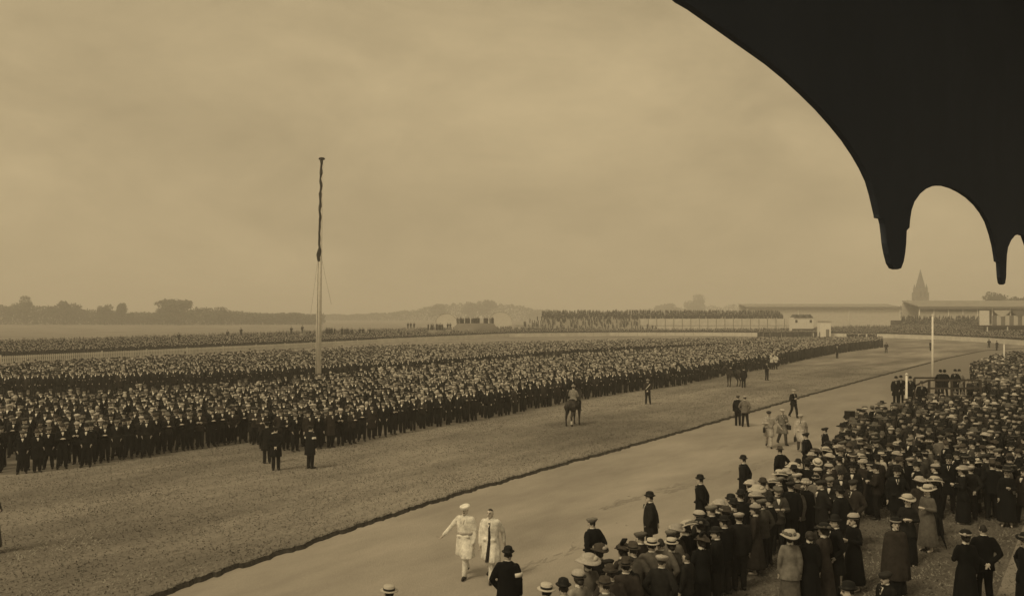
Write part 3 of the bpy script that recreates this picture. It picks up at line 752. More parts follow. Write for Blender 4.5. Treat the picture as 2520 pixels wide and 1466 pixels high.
TPL = {}
def template(key, sex='m', armR='down', armL='down', legs='stand', coat='jacket', lean=0.0, turn=0.0, tilt=0.0, detail=1.0):
    ph = (sum(map(ord, key)) % 60) / 10
    S = {}
    sh_x = .185 if sex == 'm' else .155
    def arm(side, kind):
        s = Vector((side * sh_x, .01, 1.40)); e, w = ARMS[kind]
        E = s + Vector((side * e[0], e[1], e[2])); W = s + Vector((side * w[0], w[1], w[2])); return s, E, W
    def bend(p):
        if lean:
            a = R(lean) * sstep(.86, 1.12, p.z); z = p.z - .95
            p = Vector((p.x, p.y * math.cos(a) - z * math.sin(a), .95 + z * math.cos(a) + p.y * math.sin(a)))
        return p
    HC = Vector((0, -.015, 1.60))
    def headt(p):
        w = sstep(1.47, 1.54, p.z)
        if w > 0:
            a = R(turn) * w; q = p - HC
            p = HC + Vector((q.x * math.cos(a) - q.y * math.sin(a), q.x * math.sin(a) + q.y * math.cos(a), q.z))
            b = R(tilt) * w; q = p - Vector((0, 0, 1.5))
            p = Vector((0, 0, 1.5)) + Vector((q.x, q.y * math.cos(b) - q.z * math.sin(b), q.y * math.sin(b) + q.z * math.cos(b)))
        return p
    full = lambda p: bend(headt(p))
    # --- body: one continuous skin
    g = G()
    for (k, a), sx in zip(LEGS[legs], (1, -1)):
        if legs == 'mount': g.tube([(sx * .09, 0, .92), k, a], [.09, .06, .045], 10)
        else: g.tube([(sx * .09, 0, .90), k, a], [.085, .058, .042], 10)
        A = Vector(a); g.tube([A + Vector((0, .03, -.03)), A + Vector((sx * .02, -.14, -.045))], [.04, .034], 8)
    g.loft([(.84, .13, .09, 0, 0), (.95, .155, .10, 0, .005), (1.10, .14, .095, 0, .005), (1.28, .165, .105, 0, .005), (1.38, .16, .09, 0, .005), (1.45, .08, .06, 0, .005)], 14)
    hands = []
    for side, kind in ((-1, armR), (1, armL)):
        s, E, W = arm(side, kind)
        g.tube([s, E, W], [.052, .042, .03] if sex == 'm' else [.04, .036, .027], 9)
        d = (W - E).normalized(); n = Vector((0, 1, 0)) if abs(d.y) < .7 else Vector((0, 0, 1)); n = (n - d * n.dot(d)).normalized(); l = d.cross(n)
        pc = W + d * .055
        g.tube([W, pc, W + d * .09], [.028, .034, .03], 8)
        cur = n * (-.02)
        for q, (o_, L) in enumerate(((-.027, .075), (-.009, .088), (.009, .082), (.027, .062))):
            r0 = W + d * .09 + n * o_
            g.tube([r0, r0 + d * L * .55 + l * side * .012, r0 + d * L * .9 + l * side * .034], [.0105, .0095, .008], 6)
        r0 = W + d * .035 - n * .028
        g.tube([r0, r0 - n * .03 + d * .03, r0 - n * .035 + d * .06], [.012, .011, .009], 6)
        hands.append(W)
    g.tube([(0, .015, 1.40), (0, .0, 1.54)], [.058, .052], 10)
    g.ell(HC, (.074, .094, .112), 16, 12)
    g.ell(HC + Vector((0, -.03, -.062)), (.056, .062, .058), 12, 8)
    g.tube([HC + Vector((0, -.088, .02)), HC + Vector((0, -.110, -.022))], [.011, .016], 6)      # nose
    g.ell(HC + Vector((0, -.082, -.098)), (.024, .02, .02), 8, 6)                                  # chin
    g.ell(HC + Vector((0, -.078, .034)), (.055, .022, .014), 10, 6)                                # brow
    for sx in (-1, 1): g.ell(HC + Vector((sx * .076, .01, -.01)), (.012, .024, .034), 8, 6)        # ears
    g.deform(full)
    me = fuse(g, 'body', ['skin', 'hair', 'skin_dark'], .012, int(2300 * detail), 2)
    inv = []
    hq = full(HC); up = (full(HC + Vector((0, 0, .1))) - hq).normalized(); fw = (full(HC + Vector((0, -.1, 0))) - hq).normalized(); rt = up.cross(fw)
    mi = []
    for p in me.polygons:
        c = p.center - hq; x, y, z = c.dot(rt), -c.dot(fw), c.dot(up); k = 0
        if z > -.13 and c.length < .17:
            if y > .02 + (.05 if z < -.02 else 0) * 1 - z * .3 and z > -.07: k = 1
            elif z > .065: k = 1
            elif y < -.06 and .0 < z < .028 and .016 < abs(x) < .05: k = 2
            elif y < -.06 and -.075 < z < -.058 and abs(x) < .026: k = 2
        mi.append(k)
    me.polygons.foreach_set('material_index', mi)
    S['body'] = me
    # --- coat
    g = G(); cp = COATS[coat]; rows = []
    nf = 6 if sex == 'm' else 9
    for z, rx, ry, cy in cp:
        low = sstep(1.1, .4, z)
        rows.append((z, rx, ry, 0, cy * (.5 if sex == 'm' else .25), .012 + (.085 if coat == 'longcoat' else .05) * low * (1.0 if sex == 'm' else 1.4)))
    g.loft(rows, 30, ph=ph, nf=nf)
    if coat != 'cape':
        for side, kind in ((-1, armR), (1, armL)):
            s, E, W = arm(side, kind)
            r = (.076, .062, .05) if sex == 'm' else (.066, .053, .043)
            m1 = s.lerp(E, .5); m2 = E.lerp(W, .5)
            g.tube([s + Vector((-side * .02, 0, -.005)), m1, E, m2, W], [r[0], r[0] * .95, r[1], r[1] * .92, r[2]], 10)
            for q, f in enumerate((.25, .6, .85)):          # creases
                p = s.lerp(E, f) + Vector((0, -.01 * (-1) ** q, 0)); g.ell(p, (r[0] * 1.03, r[0] * 1.05, .022), 8, 5)
            p = E.lerp(W, .2); g.ell(p, (r[1] * 1.1, r[1] * 1.1, .025), 8, 5)
    else:
        g.loft([(1.40, .17, .11, 0, 0), (1.2, .24, .15, 0, .02), (1.0, .275, .175, 0, .03)], 24, 0)
    if sex == 'm' and coat != 'cape':                       # collar and lapels stand proud
        g.tube([(-.055, -.085, 1.44), (-.07, .03, 1.485), (0, .075, 1.495), (.07, .03, 1.485), (.055, -.085, 1.44)], [.016, .02, .022, .02, .016], 6)
        for sx in (-1, 1): g.tube([(sx * .055, -.09, 1.44), (sx * .075, -.125, 1.33), (sx * .02, -.142, 1.22)], [.018, .026, .012], 6)
        for sx in (-1, 1): g.box((sx * .11, -.142, 1.0), (.11, .03, .05))
    if sex == 'f':
        g.tube([(-.05, -.07, 1.43), (-.06, .03, 1.465), (0, .065, 1.47), (.06, .03, 1.465), (.05, -.07, 1.43)], [.018, .022, .024, .022, .018], 6)
    if legs == 'mount':
        def flare(p):
            if p.z < .95: p = Vector((p.x * 1.15, p.y + (.95 - p.z) * .6, .95 - (.95 - p.z) * .5))
            return p
        g.deform(flare)
    if legs == 'stride':
        def swing(p):
            if p.z < .95:
                k = (.95 - p.z); f_ = sstep(-.12, .12, p.x); p = Vector((p.x, p.y + k * (.16 * (1 - f_) - .40 * f_), p.z))
            return p
        g.deform(swing)
    g.deform(bend)
    S['coat'] = fuse(g, 'coat', ['cloth_black'], .017, int(1300 * detail), 2)
    # --- legs
    if sex == 'm' or coat == 'never':
        g = G()
        for (k, a), sx in zip(LEGS[legs], (1, -1)):
            A = Vector(a); K = Vector(k)
            if legs == 'mount': g.tube([(sx * .10, .02, .93), K, A], [.115, .085, .065], 10)
            else: g.tube([(sx * .09, 0, .92), K, K.lerp(A, .5), A + Vector((0, 0, .01))], [.108, .080, .074, .068], 10)
        g.ell((0, .01, .92), (.17, .12, .13), 12, 8)
        S['trousers'] = fuse(g, 'trousers', ['cloth_charcoal'], .018, int(420 * detail), 2)
        shoes = []
        for (k, a), sx in zip(LEGS[legs], (1, -1)):
            g = G(); A = Vector(a)
            g.tube([A + Vector((0, .045, -.035)), A + Vector((sx * .01, -.06, -.035)), A + Vector((sx * .025, -.165, -.048))], [.047, .047, .036], 8, fl=lambda p: Vector((p.x, p.y, max(p.z, A.z - .08))))
            g.tube([A + Vector((0, .01, -.02)), A + Vector((0, .01, .05))], [.052, .054], 8)
            shoes.append(g.mesh('shoe', ['leather']))
        S['shoe'] = shoes
    else:
        if coat in ('wjacket', 'cape'):
            g = G(); g.loft([(z, rx, ry, 0, cy * .25, .02 + .05 * sstep(1.0, .3, z)) for z, rx, ry, cy in SKIRT], 30, ph=ph, nf=10)
            S['skirt'] = fuse(g, 'skirt', ['cloth_charcoal'], .02, int(500 * detail), 1)
        shoes = []
        for sx in (1, -1):
            g = G(); g.tube([(sx * .08, .05, .04), (sx * .085, -.14, .03)], [.042, .03], 8, fl=lambda p: Vector((p.x, p.y, max(p.z, 0)))); g.tube([(sx * .08, .04, .05), (sx * .08, .03, .2)], [.045, .045], 8); shoes.append(g.mesh('shoe', ['leather']))
        S['shoe'] = shoes
        g = G(); g.ell(HC + Vector((0, .035, .02)), (.098, .092, .10), 14, 8); g.ell(HC + Vector((0, .11, -.03)), (.06, .05, .055), 10, 6)
        g.deform(full); S['hair'] = g.mesh('hair', ['hair'])
    # --- shirt front, collar and tie
    g = G(); g2 = G()
    if sex == 'm':
        yb = -.141 if coat == 'jacket' else -.152 if coat != 'stout' else -.175
        pts = [(-.045, -.085, 1.455), (.045, -.085, 1.455), (-.038, yb * .86 - .012, 1.39), (.038, yb * .86 - .012, 1.39), (-.004, yb * .95 - .014, 1.295), (.004, yb * .95 - .014, 1.295)]
        pts += [(x, y + .03, z) for x, y, z in pts]
        g.add(pts, [(0, 2, 3, 1), (2, 4, 5, 3), (6, 7, 9, 8), (8, 9, 11, 10), (0, 1, 7, 6), (4, 10, 11, 5), (0, 6, 8, 2), (2, 8, 10, 4), (1, 3, 9, 7), (3, 5, 11, 9)])
        g2.box((0, yb * .86 - .012, 1.39), (.035, .03, .11), rx=R(-12))
        S['tie'] = g2
    g.rings([[Vector((.066 * k * math.cos(2 * math.pi * i / 14), .01 + .066 * k * math.sin(2 * math.pi * i / 14), z)) for i in range(14)] for k, z in ((1.0, 1.462), (1.02, 1.50), (.97, 1.518))], 0, False)
    g.deform(bend); S['shirt_front'] = g.mesh('shirt_front', ['linen'], False)
    if 'tie' in S: g2.deform(bend); S['tie'] = g2.mesh('tie', ['tie'], False)
    g = G(); g.tube([HC + Vector((-.035, -.098, -.05)), HC + Vector((0, -.108, -.04)), HC + Vector((.035, -.098, -.05))], [.008, .013, .008], 6); g.deform(full); S['moustache'] = g.mesh('moustache', ['hair'])
    # head frame for hats
    top = full(HC + Vector((0, .005, .05)))
    M = Matrix.Identity(4)
    for i, v in enumerate((rt * -1 if rt.x < -2 else rt, -fw, up)):
        for j in range(3): M[j][i] = v[j]
    S['head'] = Matrix.Translation(top) @ M.to_3x3().to_4x4()
    S['hand'] = [bend(h) for h in hands]; S['sex'] = sex; S['coat_kind'] = coat
    TPL[key] = S

# ---- hats (origin at the brow line, y negative is forward)
HATS = {}
def hatdef(name, build, m, band=None):
    g = G(); build(g); g.deform(lambda p: Vector((p.x, p.y * 1.2, p.z)))
    HATS[name] = [g.mesh('hat', [m]), None, None]
    if band:
        gb = G(); band[0](gb); gb.deform(lambda p: Vector((p.x, p.y * 1.2, p.z))); HATS[name][1] = gb.mesh(band[2], [band[1]])
def dome(g, r, h, brim, curl=.02, z0=0.0, flat=.0):
    g.lathe([(.02, z0 - .005), (r, z0 - .005), (brim, z0 + curl), (brim + .006, z0 + curl + .006), (brim, z0 + curl + .012), (r + .006, z0 + .012), (r, z0 + h * .55), (r * .86, z0 + h * .84), (r * .5, z0 + h * .98), (.01, z0 + h)], 18)
def ringband(r, z, h): return lambda g: g.lathe([(r, z), (r + .004, z), (r + .004, z + h), (r, z + h)], 18, cap=False)
hatdef('bowler', lambda g: dome(g, .088, .135, .122), 'felt_black', (ringband(.089, .014, .026), 'leather', 'hat_band'))
hatdef('trilby', lambda g: g.lathe([(.02, -.004), (.088, -.004), (.138, .012), (.138, .02), (.09, .012), (.084, .09), (.07, .125), (.03, .105), (.01, .1)], 18), 'felt_brown', (ringband(.089, .014, .03), 'leather', 'hat_band'))
hatdef('boater', lambda g: g.lathe([(.02, 0), (.088, 0), (.145, .002), (.145, .014), (.09, .014), (.09, .085), (.085, .092), (.01, .093)], 20), 'straw', (ringband(.091, .016, .036), 'leather', 'hat_band'))
def capb(g):
    g.rings([[Vector((r * math.cos(2 * math.pi * k / 18), oy + r * 1.02 * math.sin(2 * math.pi * k / 18), z + (.02 * math.sin(2 * math.pi * k / 18)))) for k in range(18)]
             for r, z, oy in ((.03, -.02, 0), (.088, -.02, .0), (.092, .0, .0), (.122, .035, -.006), (.118, .06, -.008), (.08, .078, -.006), (.01, .083, 0))])
    g.rings([[Vector((x, y, z)) for x, y, z in ((-.078, -.05, zz - .012), (-.05, -.10 - e, zz - .024), (0, -.122 - e, zz - .03), (.05, -.10 - e, zz - .024), (.078, -.05, zz - .012), (0, -.03, zz))] for zz, e in ((.006, 0), (.016, .002))])
for c in ('cap_grey', 'cap_dark', 'cap_pale'): hatdef(c, capb, c)
hatdef('tophat', lambda g: g.lathe([(.02, 0), (.088, 0), (.125, .014), (.127, .022), (.09, .014), (.084, .08), (.088, .165), (.083, .17), (.01, .171)], 18), 'felt_black', (ringband(.089, .014, .03), 'leather', 'hat_band'))
def peak(g):
    g.lathe([(.02, -.01), (.09, -.01), (.092, .03), (.118, .06), (.115, .072), (.01, .08)], 18)
    g.rings([[Vector((x, y, z)) for x, y, z in ((-.07, -.055, zz - .01), (-.04, -.11, zz - .02), (0, -.122, zz - .024), (.04, -.11, zz - .02), (.07, -.055, zz - .01), (0, -.04, zz))] for zz in (.0, .01)])
hatdef('peaked_cap', peak, 'felt_black')
def wide(R_, cr, h, droop, wav=.0, off=0.02):
    def b(g):
        n = 28; rs = []
        for r, z in ((.02, -.01), (cr, -.01), (R_ * .75, .012), (R_, .012 - droop), (R_, .024 - droop), (R_ * .75, .03), (cr + .01, .02), (cr, h * .6), (cr * .85, h * .9), (cr * .4, h), (.01, h)):
            rs.append([Vector((r * math.cos(2 * math.pi * k / n), off + r * math.sin(2 * math.pi * k / n), z + (wav * math.sin(2 * 2 * math.pi * k / n + .6) * (r / R_) ** 2))) for k in range(n)])
        g.rings(rs)
    return b
def trim(cr, z, knobs):
    def b(g):
        g.lathe([(cr + .003, z), (cr + .012, z + .01), (cr + .008, z + .035), (cr, z + .04)], 18, cap=False)
        for a, d, s in knobs: g.ell((cr * math.cos(a) * d, .02 + cr * math.sin(a) * d, z + .03), (s, s, s * .9), 8, 6)
    return b
hatdef('wide_pale', wide(.205, .12, .13, .02, .03, .03), 'straw', (trim(.12, .02, [(1, 1.05, .055), (1.6, 1.1, .05), (.5, 1.1, .045), (2.4, 1.1, .04), (-.4, 1.1, .04)]), 'cap_grey', 'hat_trim'))
hatdef('wide_cream', wide(.185, .115, .145, -.02, .02, .025), 'cap_pale', (trim(.115, .02, [(4, 1.05, .05), (4.7, 1.1, .045), (5.4, 1.05, .04)]), 'straw', 'hat_trim'))
hatdef('huge_pale', wide(.245, .13, .13, .03, .018), 'straw', (trim(.13, .02, [(2.4, 1.05, .05), (2.9, 1.1, .045), (3.5, 1.1, .045)]), 'straw', 'hat_trim'))
hatdef('wide_dark', wide(.19, .115, .12, .0, .03), 'felt_black', (trim(.115, .02, [(1, 1.1, .045), (.3, 1.1, .035)]), 'cap_grey', 'hat_trim'))
hatdef('wide_brown', wide(.18, .115, .115, .015, .02), 'felt_brown', (trim(.115, .02, [(2, 1.1, .045), (2.6, 1.1, .04), (3.2, 1.1, .04)]), 'cap_pale', 'hat_trim'))
hatdef('toque', lambda g: g.lathe([(.02, -.02), (.10, -.02), (.118, .01), (.115, .06), (.08, .10), (.01, .11)], 18), 'felt_black', (trim(.112, .0, [(1, 1.05, .04)]), 'cap_pale', 'hat_trim'))
hatdef('toque_pale', lambda g: g.lathe([(.02, -.02), (.10, -.02), (.125, .01), (.12, .06), (.08, .105), (.01, .115)], 18), 'cap_pale', (trim(.115, .0, [(2, 1.05, .03)]), 'cap_dark', 'hat_trim'))
def plume(g):
    pts = [(.06, .03, .05), (.08, .07, .14), (.07, .12, .22), (.03, .14, .24)]
    g.tube(pts, [.02, .045, .05, .02], 8)
    g.lathe([(.118, .02), (.126, .03), (.122, .055), (.115, .06)], 18, cap=False)
hatdef('feathered', wide(.17, .115, .12, -.01, .03), 'felt_brown', (plume, 'felt_black', 'plume'))
HATWORD = {'bowler': 'black bowler', 'trilby': 'brown felt hat', 'boater': 'straw boater', 'cap_grey': 'grey flat cap', 'cap_dark': 'dark flat cap', 'cap_pale': 'pale flat cap', 'tophat': 'top hat',
           'peaked_cap': 'dark peaked cap', 'wide_pale': 'wide pale hat', 'wide_cream': 'cream upturned hat', 'huge_pale': 'huge pale hat', 'wide_dark': 'wide dark hat', 'wide_brown': 'trimmed brown hat', 'toque': 'dark toque', 'toque_pale': 'pale toque', 'feathered': 'feathered hat', None: 'no hat'}

# ---- templates
template('m_down'); template('m_pocket', armR='pocket', armL='pocket', legs='ease', turn=12); template('m_behind', armR='behind', armL='behind', legs='ease', turn=-10)
template('m_hold', armR='hold', armL='hold', turn=8, tilt=4); template('m_fold', armR='fold', armL='fold', legs='ease'); template('m_akimbo', armR='akimbo', armL='pocket', legs='ease', turn=-14)
template('o_down', coat='overcoat', armR='down', armL='pocket', turn=10); template('o_pocket', coat='overcoat', armR='pocket', armL='pocket', legs='ease'); template('o_behind', coat='overcoat', armR='behind', armL='behind', turn=-8)
template('o_stout', coat='stout', armR='behind', armL='pocket', legs='ease'); template('m_walk', armR='hold', armL='back', legs='stride'); template('m_raise', armR='raise', armL='raise')
template('lc_out', coat='longcoat', armR='out', armL='down', legs='stride', turn=-6); template('lc_walk', coat='longcoat', armR='down', armL='back', legs='stride', turn=-12)
template('o_hold', coat='overcoat', armR='hold', armL='out', legs='stride'); template('o_walk', coat='overcoat', armR='out', armL='hold', legs='stride'); template('m_lean', armR='lean', armL='lean', legs='ease', lean=16)
template('w_coat', 'f', coat='wcoat', armR='down', armL='hold'); template('w_coat2', 'f', coat='wcoat', armR='hold', armL='down', turn=15)
template('w_suit', 'f', coat='wjacket', armR='down', armL='down', turn=-10); template('w_suit2', 'f', coat='wjacket', armR='hold', armL='hold', turn=12); template('w_cape', 'f', coat='cape', turn=6); template('w_akimbo', 'f', coat='wjacket', armR='akimbo', armL='akimbo')
template('rider', coat='jacket', armR='rein', armL='rein', legs='mount', turn=10)

PEOPLE = []
GROUPN = {}
def person(key, X, Y, rz, hat='bowler', coat='black', trousers='charcoal', label=None, group=None, z=0.0, s=1.0, tie=True, moust=False, lod=0, hatmat=None, tiltx=0.0):
    T = TPL[key]
    e = empty('person', (X, Y, z), R(rz), s)
    e['category'] = 'person'
    if group: e['group'] = group
    def setm(o, m):
        if m:
            o.material_slots[0].link = 'OBJECT'; o.material_slots[0].material = MATS[m]
    link('body', T['body'], e)
    c = link('coat', T['coat'], e); setm(c, 'cloth_' + coat)
    if 'trousers' in T: setm(link('trousers', T['trousers'], e), 'cloth_' + trousers)
    if 'skirt' in T: setm(link('skirt', T['skirt'], e), 'cloth_' + trousers)
    for sh in T['shoe']: link('shoe', sh, e)
    if 'hair' in T: link('hair', T['hair'], e)
    link('shirt_front', T['shirt_front'], e)
    if lod < 1 and tie and 'tie' in T: link('tie', T['tie'], e)
    if moust: link('moustache', T['moustache'], e)
    if hat:
        h = link('hat', HATS[hat][0], e)
        M = T['head'] @ Matrix.Rotation(R(tiltx), 4, 'X') 
        if T['sex'] == 'f': M = M @ Matrix.Translation((0, .015, .012))
        h.matrix_basis = M
        if hatmat: setm(h, hatmat)
        if HATS[hat][1]: link(HATS[hat][1].name.split('.')[0], HATS[hat][1], h)
    hz = 1.75 * s
    PEOPLE.append(dict(o=e, X=X, Y=Y, label=label, hat=hat, coat=coat, sex=T['sex'], rz=rz, px=px_of(X, Y), group=group, py=HOR + (H - z - hz) * F / Y, ck=T['coat_kind']))
    return e
def at_head(px, py, h=1.75, z=0.0):
    Y = (H - z - h) * F / (py - HOR); return (px - 1260) / F * Y, Y
def P_(key, px, py, rz, label, hat='bowler', coat='black', trousers='charcoal', s=None, z=0.0, **k):
    s = s or (1.0 if TPL[key]['sex'] == 'm' else .95)
    X, Y = at_head(px, py, 1.76 * s, z)
    return person(key, X, Y, rz, hat, coat, trousers, label, z=z, s=s, **k)

def thing(name, me_parts, loc, rz, label, cat, group=None):
    e = empty(name, loc, rz); tag(e, label, cat, group)
    for n, me in me_parts: link(n, me, e)
    return e

# ------------------------------------------------------------------ people on the track and the turf
WA = P_('lc_out', 1145, 1238, -22, 'man in long belted white coat and white cap striding with right arm swung out', 'cap_pale', 'white', 'white', hatmat='cloth_white', tie=False)
WB = P_('lc_walk', 1207, 1245, -16, 'dark-haired man in open white coat walking beside the belted one', None, 'white', 'white', tie=False)
e = P_('o_down', 1250, 1345, 165, 'man in black coat with white armband, back turned, below the white-coated pair', 'bowler', 'black')
g = G(); g.loft([(1.03, .212, .152, 0, .008), (1.09, .212, .152, 0, .008)], 24)
link('belt', g.mesh('belt', ['cloth_pale']), WA)
g = G(); n = 10
pts = []
for k in range(n):
    z = 1.40 - .88 * k / (n - 1); y = -(.135 if z > 1.0 else .135 + (1.0 - z) * .42); w = .018 + .022 * (k / n)
    pts += [(.012 - w, y - .012, z), (.012 + w, y - .012, z)]
g.add(pts + [(x, y + .03, z) for x, y, z in pts], [(2 * k, 2 * k + 2, 2 * k + 3, 2 * k + 1) for k in range(n - 1)] + [(2 * k + 2 * n, 2 * k + 1 + 2 * n, 2 * k + 3 + 2 * n, 2 * k + 2 + 2 * n) for k in range(n - 1)] + [(2 * k, 2 * k + 2 * n, 2 * k + 2 + 2 * n, 2 * k + 2) for k in range(n - 1)] + [(2 * k + 1, 2 * k + 3, 2 * k + 3 + 2 * n, 2 * k + 1 + 2 * n) for k in range(n - 1)])
link('suit_front', g.mesh('suit_front', ['cloth_brown']), WB)
def armband(e, key, side=-1):
    T = TPL[key]; g = G(); w = T['hand'][0 if side < 0 else 1]
    s = Vector((side * .185, .01, 1.40)); A = ARMS['down'][0]; E = s + Vector((side * A[0], A[1], A[2]))
    p = s.lerp(E, .55); d = (E - s).normalized(); g.tube([p - d * .04, p + d * .04], [.088, .086], 12, round_=False)
    link('armband', g.mesh('armband', ['linen']), e)
armband(e, 'o_down')
P_('o_behind', 1458, 1270, -140, 'man in brown cap and dark coat, leftmost of men standing along the rail', 'cap_grey', 'black', moust=True)
P_('o_stout', 1600, 1210, -105, 'stout man in black bowler and knee coat standing alone on the track', 'bowler', 'charcoal')
P_('o_behind', 1724, 1168, -118, 'slim man in bowler with white collar, on the track next right of the stout man', 'bowler', 'black')
P_('o_behind', 1830, 1120, -125, 'man in bowler on the track, third bowler from the left along the rail', 'bowler', 'black')
P_('m_akimbo', 1920, 1098, -150, 'man in brown felt hat and black coat before the huge pale hat', 'trilby', 'black')
P_('o_pocket', 1984, 1063, -130, 'bareheaded dark-haired man in black coat behind the third pale-coated walker', 'cap_dark', 'black')
P_('o_behind', 2031, 1050, -105, 'man in dark flat cap standing on the track edge below the black box', 'cap_dark', 'black')
P_('o_down', 2082, 1022, -160, 'man in bowler with a pale stick, back turned beside the black box', 'bowler', 'black')
P_('o_behind', 2115, 1004, -110, 'man in dark peaked cap at the track edge left of the straw hats', 'peaked_cap', 'charcoal')
P_('o_pocket', 2147, 998, -150, 'man in grey felt hat and dark coat next to the peaked cap', 'trilby', 'black', hatmat='cap_grey')
P_('o_hold', 1892, 1010, -14, 'leftmost of three walkers in pale coats, holding a dark bag low', 'cap_grey', 'pale', 'pale', hatmat='cap_dark')
P_('o_walk', 1925, 1005, 8, 'middle and tallest of three walkers in pale coats with a strapped case', 'cap_pale', 'fawn', 'grey')
P_('lc_walk', 1970, 1018, -18, 'right-hand walker of the three in pale coats, in a pale helmet-like cap', 'cap_pale', 'pale', 'fawn')
P_('m_walk', 1953, 957, 18, 'young man in pale cap and dark suit walking along the turf edge alone', 'cap_pale', 'black', 'black')
P_('m_down', 1816, 971, 175, 'man in dark suit and grey cap, left of the pair on the turf edge', 'cap_grey', 'black', 'black')
P_('m_pocket', 1833, 973, 155, 'man in tweed jacket and pale cap, right one of the pair on the turf edge', 'cap_pale', 'tweed', 'charcoal')
e = P_('o_down', 764, 1045, 150, 'man in dark coat with white armband, alone on the turf before the crowd', 'cap_dark', 'black', z=TZ); armband(e, 'o_down', -1); armband(e, 'o_down', 1)
e = P_('o_down', 657, 1036, 205, 'man in dark coat with white armband standing sideways left of the standing pair', 'peaked_cap', 'charcoal', z=TZ); armband(e, 'o_down', -1)
P_('o_behind', 679, 1048, 190, 'man in dark coat close to the armband man before the crowd, facing away', 'cap_dark', 'black', z=TZ)
e = P_('m_behind', 1594, 932, 165, 'man with pale strap across his back standing on the turf facing the crowd', 'cap_pale', 'brown', 'black', z=TZ)
g = G(); g.tube([(-.16, .10, 1.40), (-.05, .165, 1.25), (.08, .165, 1.1), (.19, .11, .98)], [.026] * 4, 6); link('shoulder_strap', g.mesh('shoulder_strap', ['linen']), e)
P_('m_fold', 1887, 890, 20, 'lone man in black standing on the turf right of the dark horse', 'cap_dark', 'black', 'black', z=TZ)
P_('m_down', 2060, 851, 10, 'lone man with white shirt front far along the turf toward the bend', 'cap_pale', 'charcoal', 'black', z=TZ)
P_('m_pocket', 2181, 842, -20, 'man standing just past the far end of the infield crowd', 'cap_dark', 'charcoal', 'charcoal', z=TZ)
P_('o_down', 2290, 838, 30, 'man in black standing on the far turf behind the tall white pole', 'peaked_cap', 'black', 'black', z=TZ)
P_('m_behind', 2434, 834, -40, 'dark man on the far track near the right-hand bend of the white fence', 'cap_dark', 'charcoal', 'black')
P_('o_pocket', 2453, 838, 200, 'dark man near the thin white post at the right bend', 'bowler', 'black', 'black')
P_('m_raise', 1899, 871, 15, 'left of two men in white shirtsleeves before the front row of the infield crowd', 'cap_pale', 'white', 'black', z=TZ)
P_('m_fold', 1909, 871, -10, 'right of two men in white shirtsleeves before the front row of the infield crowd', 'cap_dark', 'white', 'black', z=TZ)
P_('w_coat', -20, 1203, 60, 'woman in pale hat cut by the left edge on the turf', 'wide_pale', 'grey', z=TZ)
P_('o_down', 958, 1437, -150, 'person in straw hat whose head just rises above the bottom edge', 'boater', 'brown')

# ---- horses
def horse_meshes():
    g = G()
    g.tube([(0, -.62, 1.16), (0, -.4, 1.14), (0, 0, 1.12), (0, .35, 1.16), (0, .60, 1.20), (0, .72, 1.14)], [.19, .275, .30, .275, .235, .15], 16)
    g.tube([(0, -.48, 1.24), (0, -.74, 1.52), (0, -.92, 1.74)], [.22, .145, .105], 12)
    g.tube([(0, -.90, 1.77), (0, -1.10, 1.62), (0, -1.27, 1.46)], [.105, .082, .058], 12)
    for sx in (-1, 1):
        g.tube([(sx * .05, -.90, 1.86), (sx * .06, -.92, 1.95)], [.03, .012], 6)
        g.tube([(sx * .15, -.48, 1.02), (sx * .15, -.49, .74), (sx * .15, -.49, .50), (sx * .15, -.48, .30), (sx * .15, -.48, .12), (sx * .15, -.52, .05)], [.13, .085, .062, .042, .05, .062], 10)
        g.tube([(sx * .15, .52, 1.06), (sx * .17, .42, .80), (sx * .165, .64, .52), (sx * .165, .62, .26), (sx * .165, .60, .12), (sx * .165, .56, .05)], [.19, .115, .062, .042, .05, .062], 10)
    b = fuse(g, 'body', ['horse_coat'], .02, 3200, 2)
    g = G(); g.tube([(0, .80, 1.22), (0, .90, 1.02), (0, .90, .70), (0, .87, .48)], [.05, .065, .06, .02], 8); t = g.mesh('tail', ['horse_hair'])
    g = G()
    for k in range(9):
        f = k / 8; p = Vector((0, -.46 - .44 * f, 1.44 + .46 * f)); g.ell(p, (.03, .07, .09), 8, 6)
    m = g.mesh('mane', ['horse_hair'])
    g = G(); g.tube([(0, -.26, 1.43), (0, 0, 1.41), (0, .26, 1.46)], [.13, .15, .13], 12, fl=lambda p: Vector((p.x * 1.35, p.y, 1.42 + (p.z - 1.42) * .5)))
    for sx in (-1, 1): g.box((sx * .3, -.08, 1.15), (.03, .4, .5))
    sd = g.mesh('saddle', ['leather'])
    g = G(); g.tube([(-.1, -1.0, 1.78), (-.09, -1.16, 1.62), (0, -1.2, 1.50), (.09, -1.16, 1.62), (.1, -1.0, 1.78)], [.012] * 5, 6)
    for sx in (-1, 1): g.tube([(sx * .085, -1.2, 1.54), (sx * .16, -.7, 1.5), (sx * .05, -.32, 1.56)], [.012] * 3, 6)
    br = g.mesh('bridle', ['leather'])
    sk = []
    for sx, y in ((-1, .62), ):
        g = G(); g.tube([(sx * .165, y, .30), (sx * .165, y - .01, .14)], [.05, .056], 10); sk.append(('white_sock', g.mesh('white_sock', ['linen'])))
    return [('body', b), ('tail', t), ('mane', m), ('saddle', sd), ('bridle', br)], sk
hp, socks = horse_meshes()
Yh = 6.2 * F / (1046 - HOR); Xh = xat(1411, Yh)
thing('horse', hp + socks, (Xh, Yh, TZ), R(152), 'dark horse with one white sock standing on the turf, rump toward us, ridden', 'horse')
person('rider', Xh, Yh, 152, 'cap_pale', 'fawn', 'black', 'rider in fawn jacket sitting on the dark horse, back turned', z=TZ + .52)
Yh2 = 6.2 * F / (951 - HOR); Xh2 = xat(1805, Yh2)
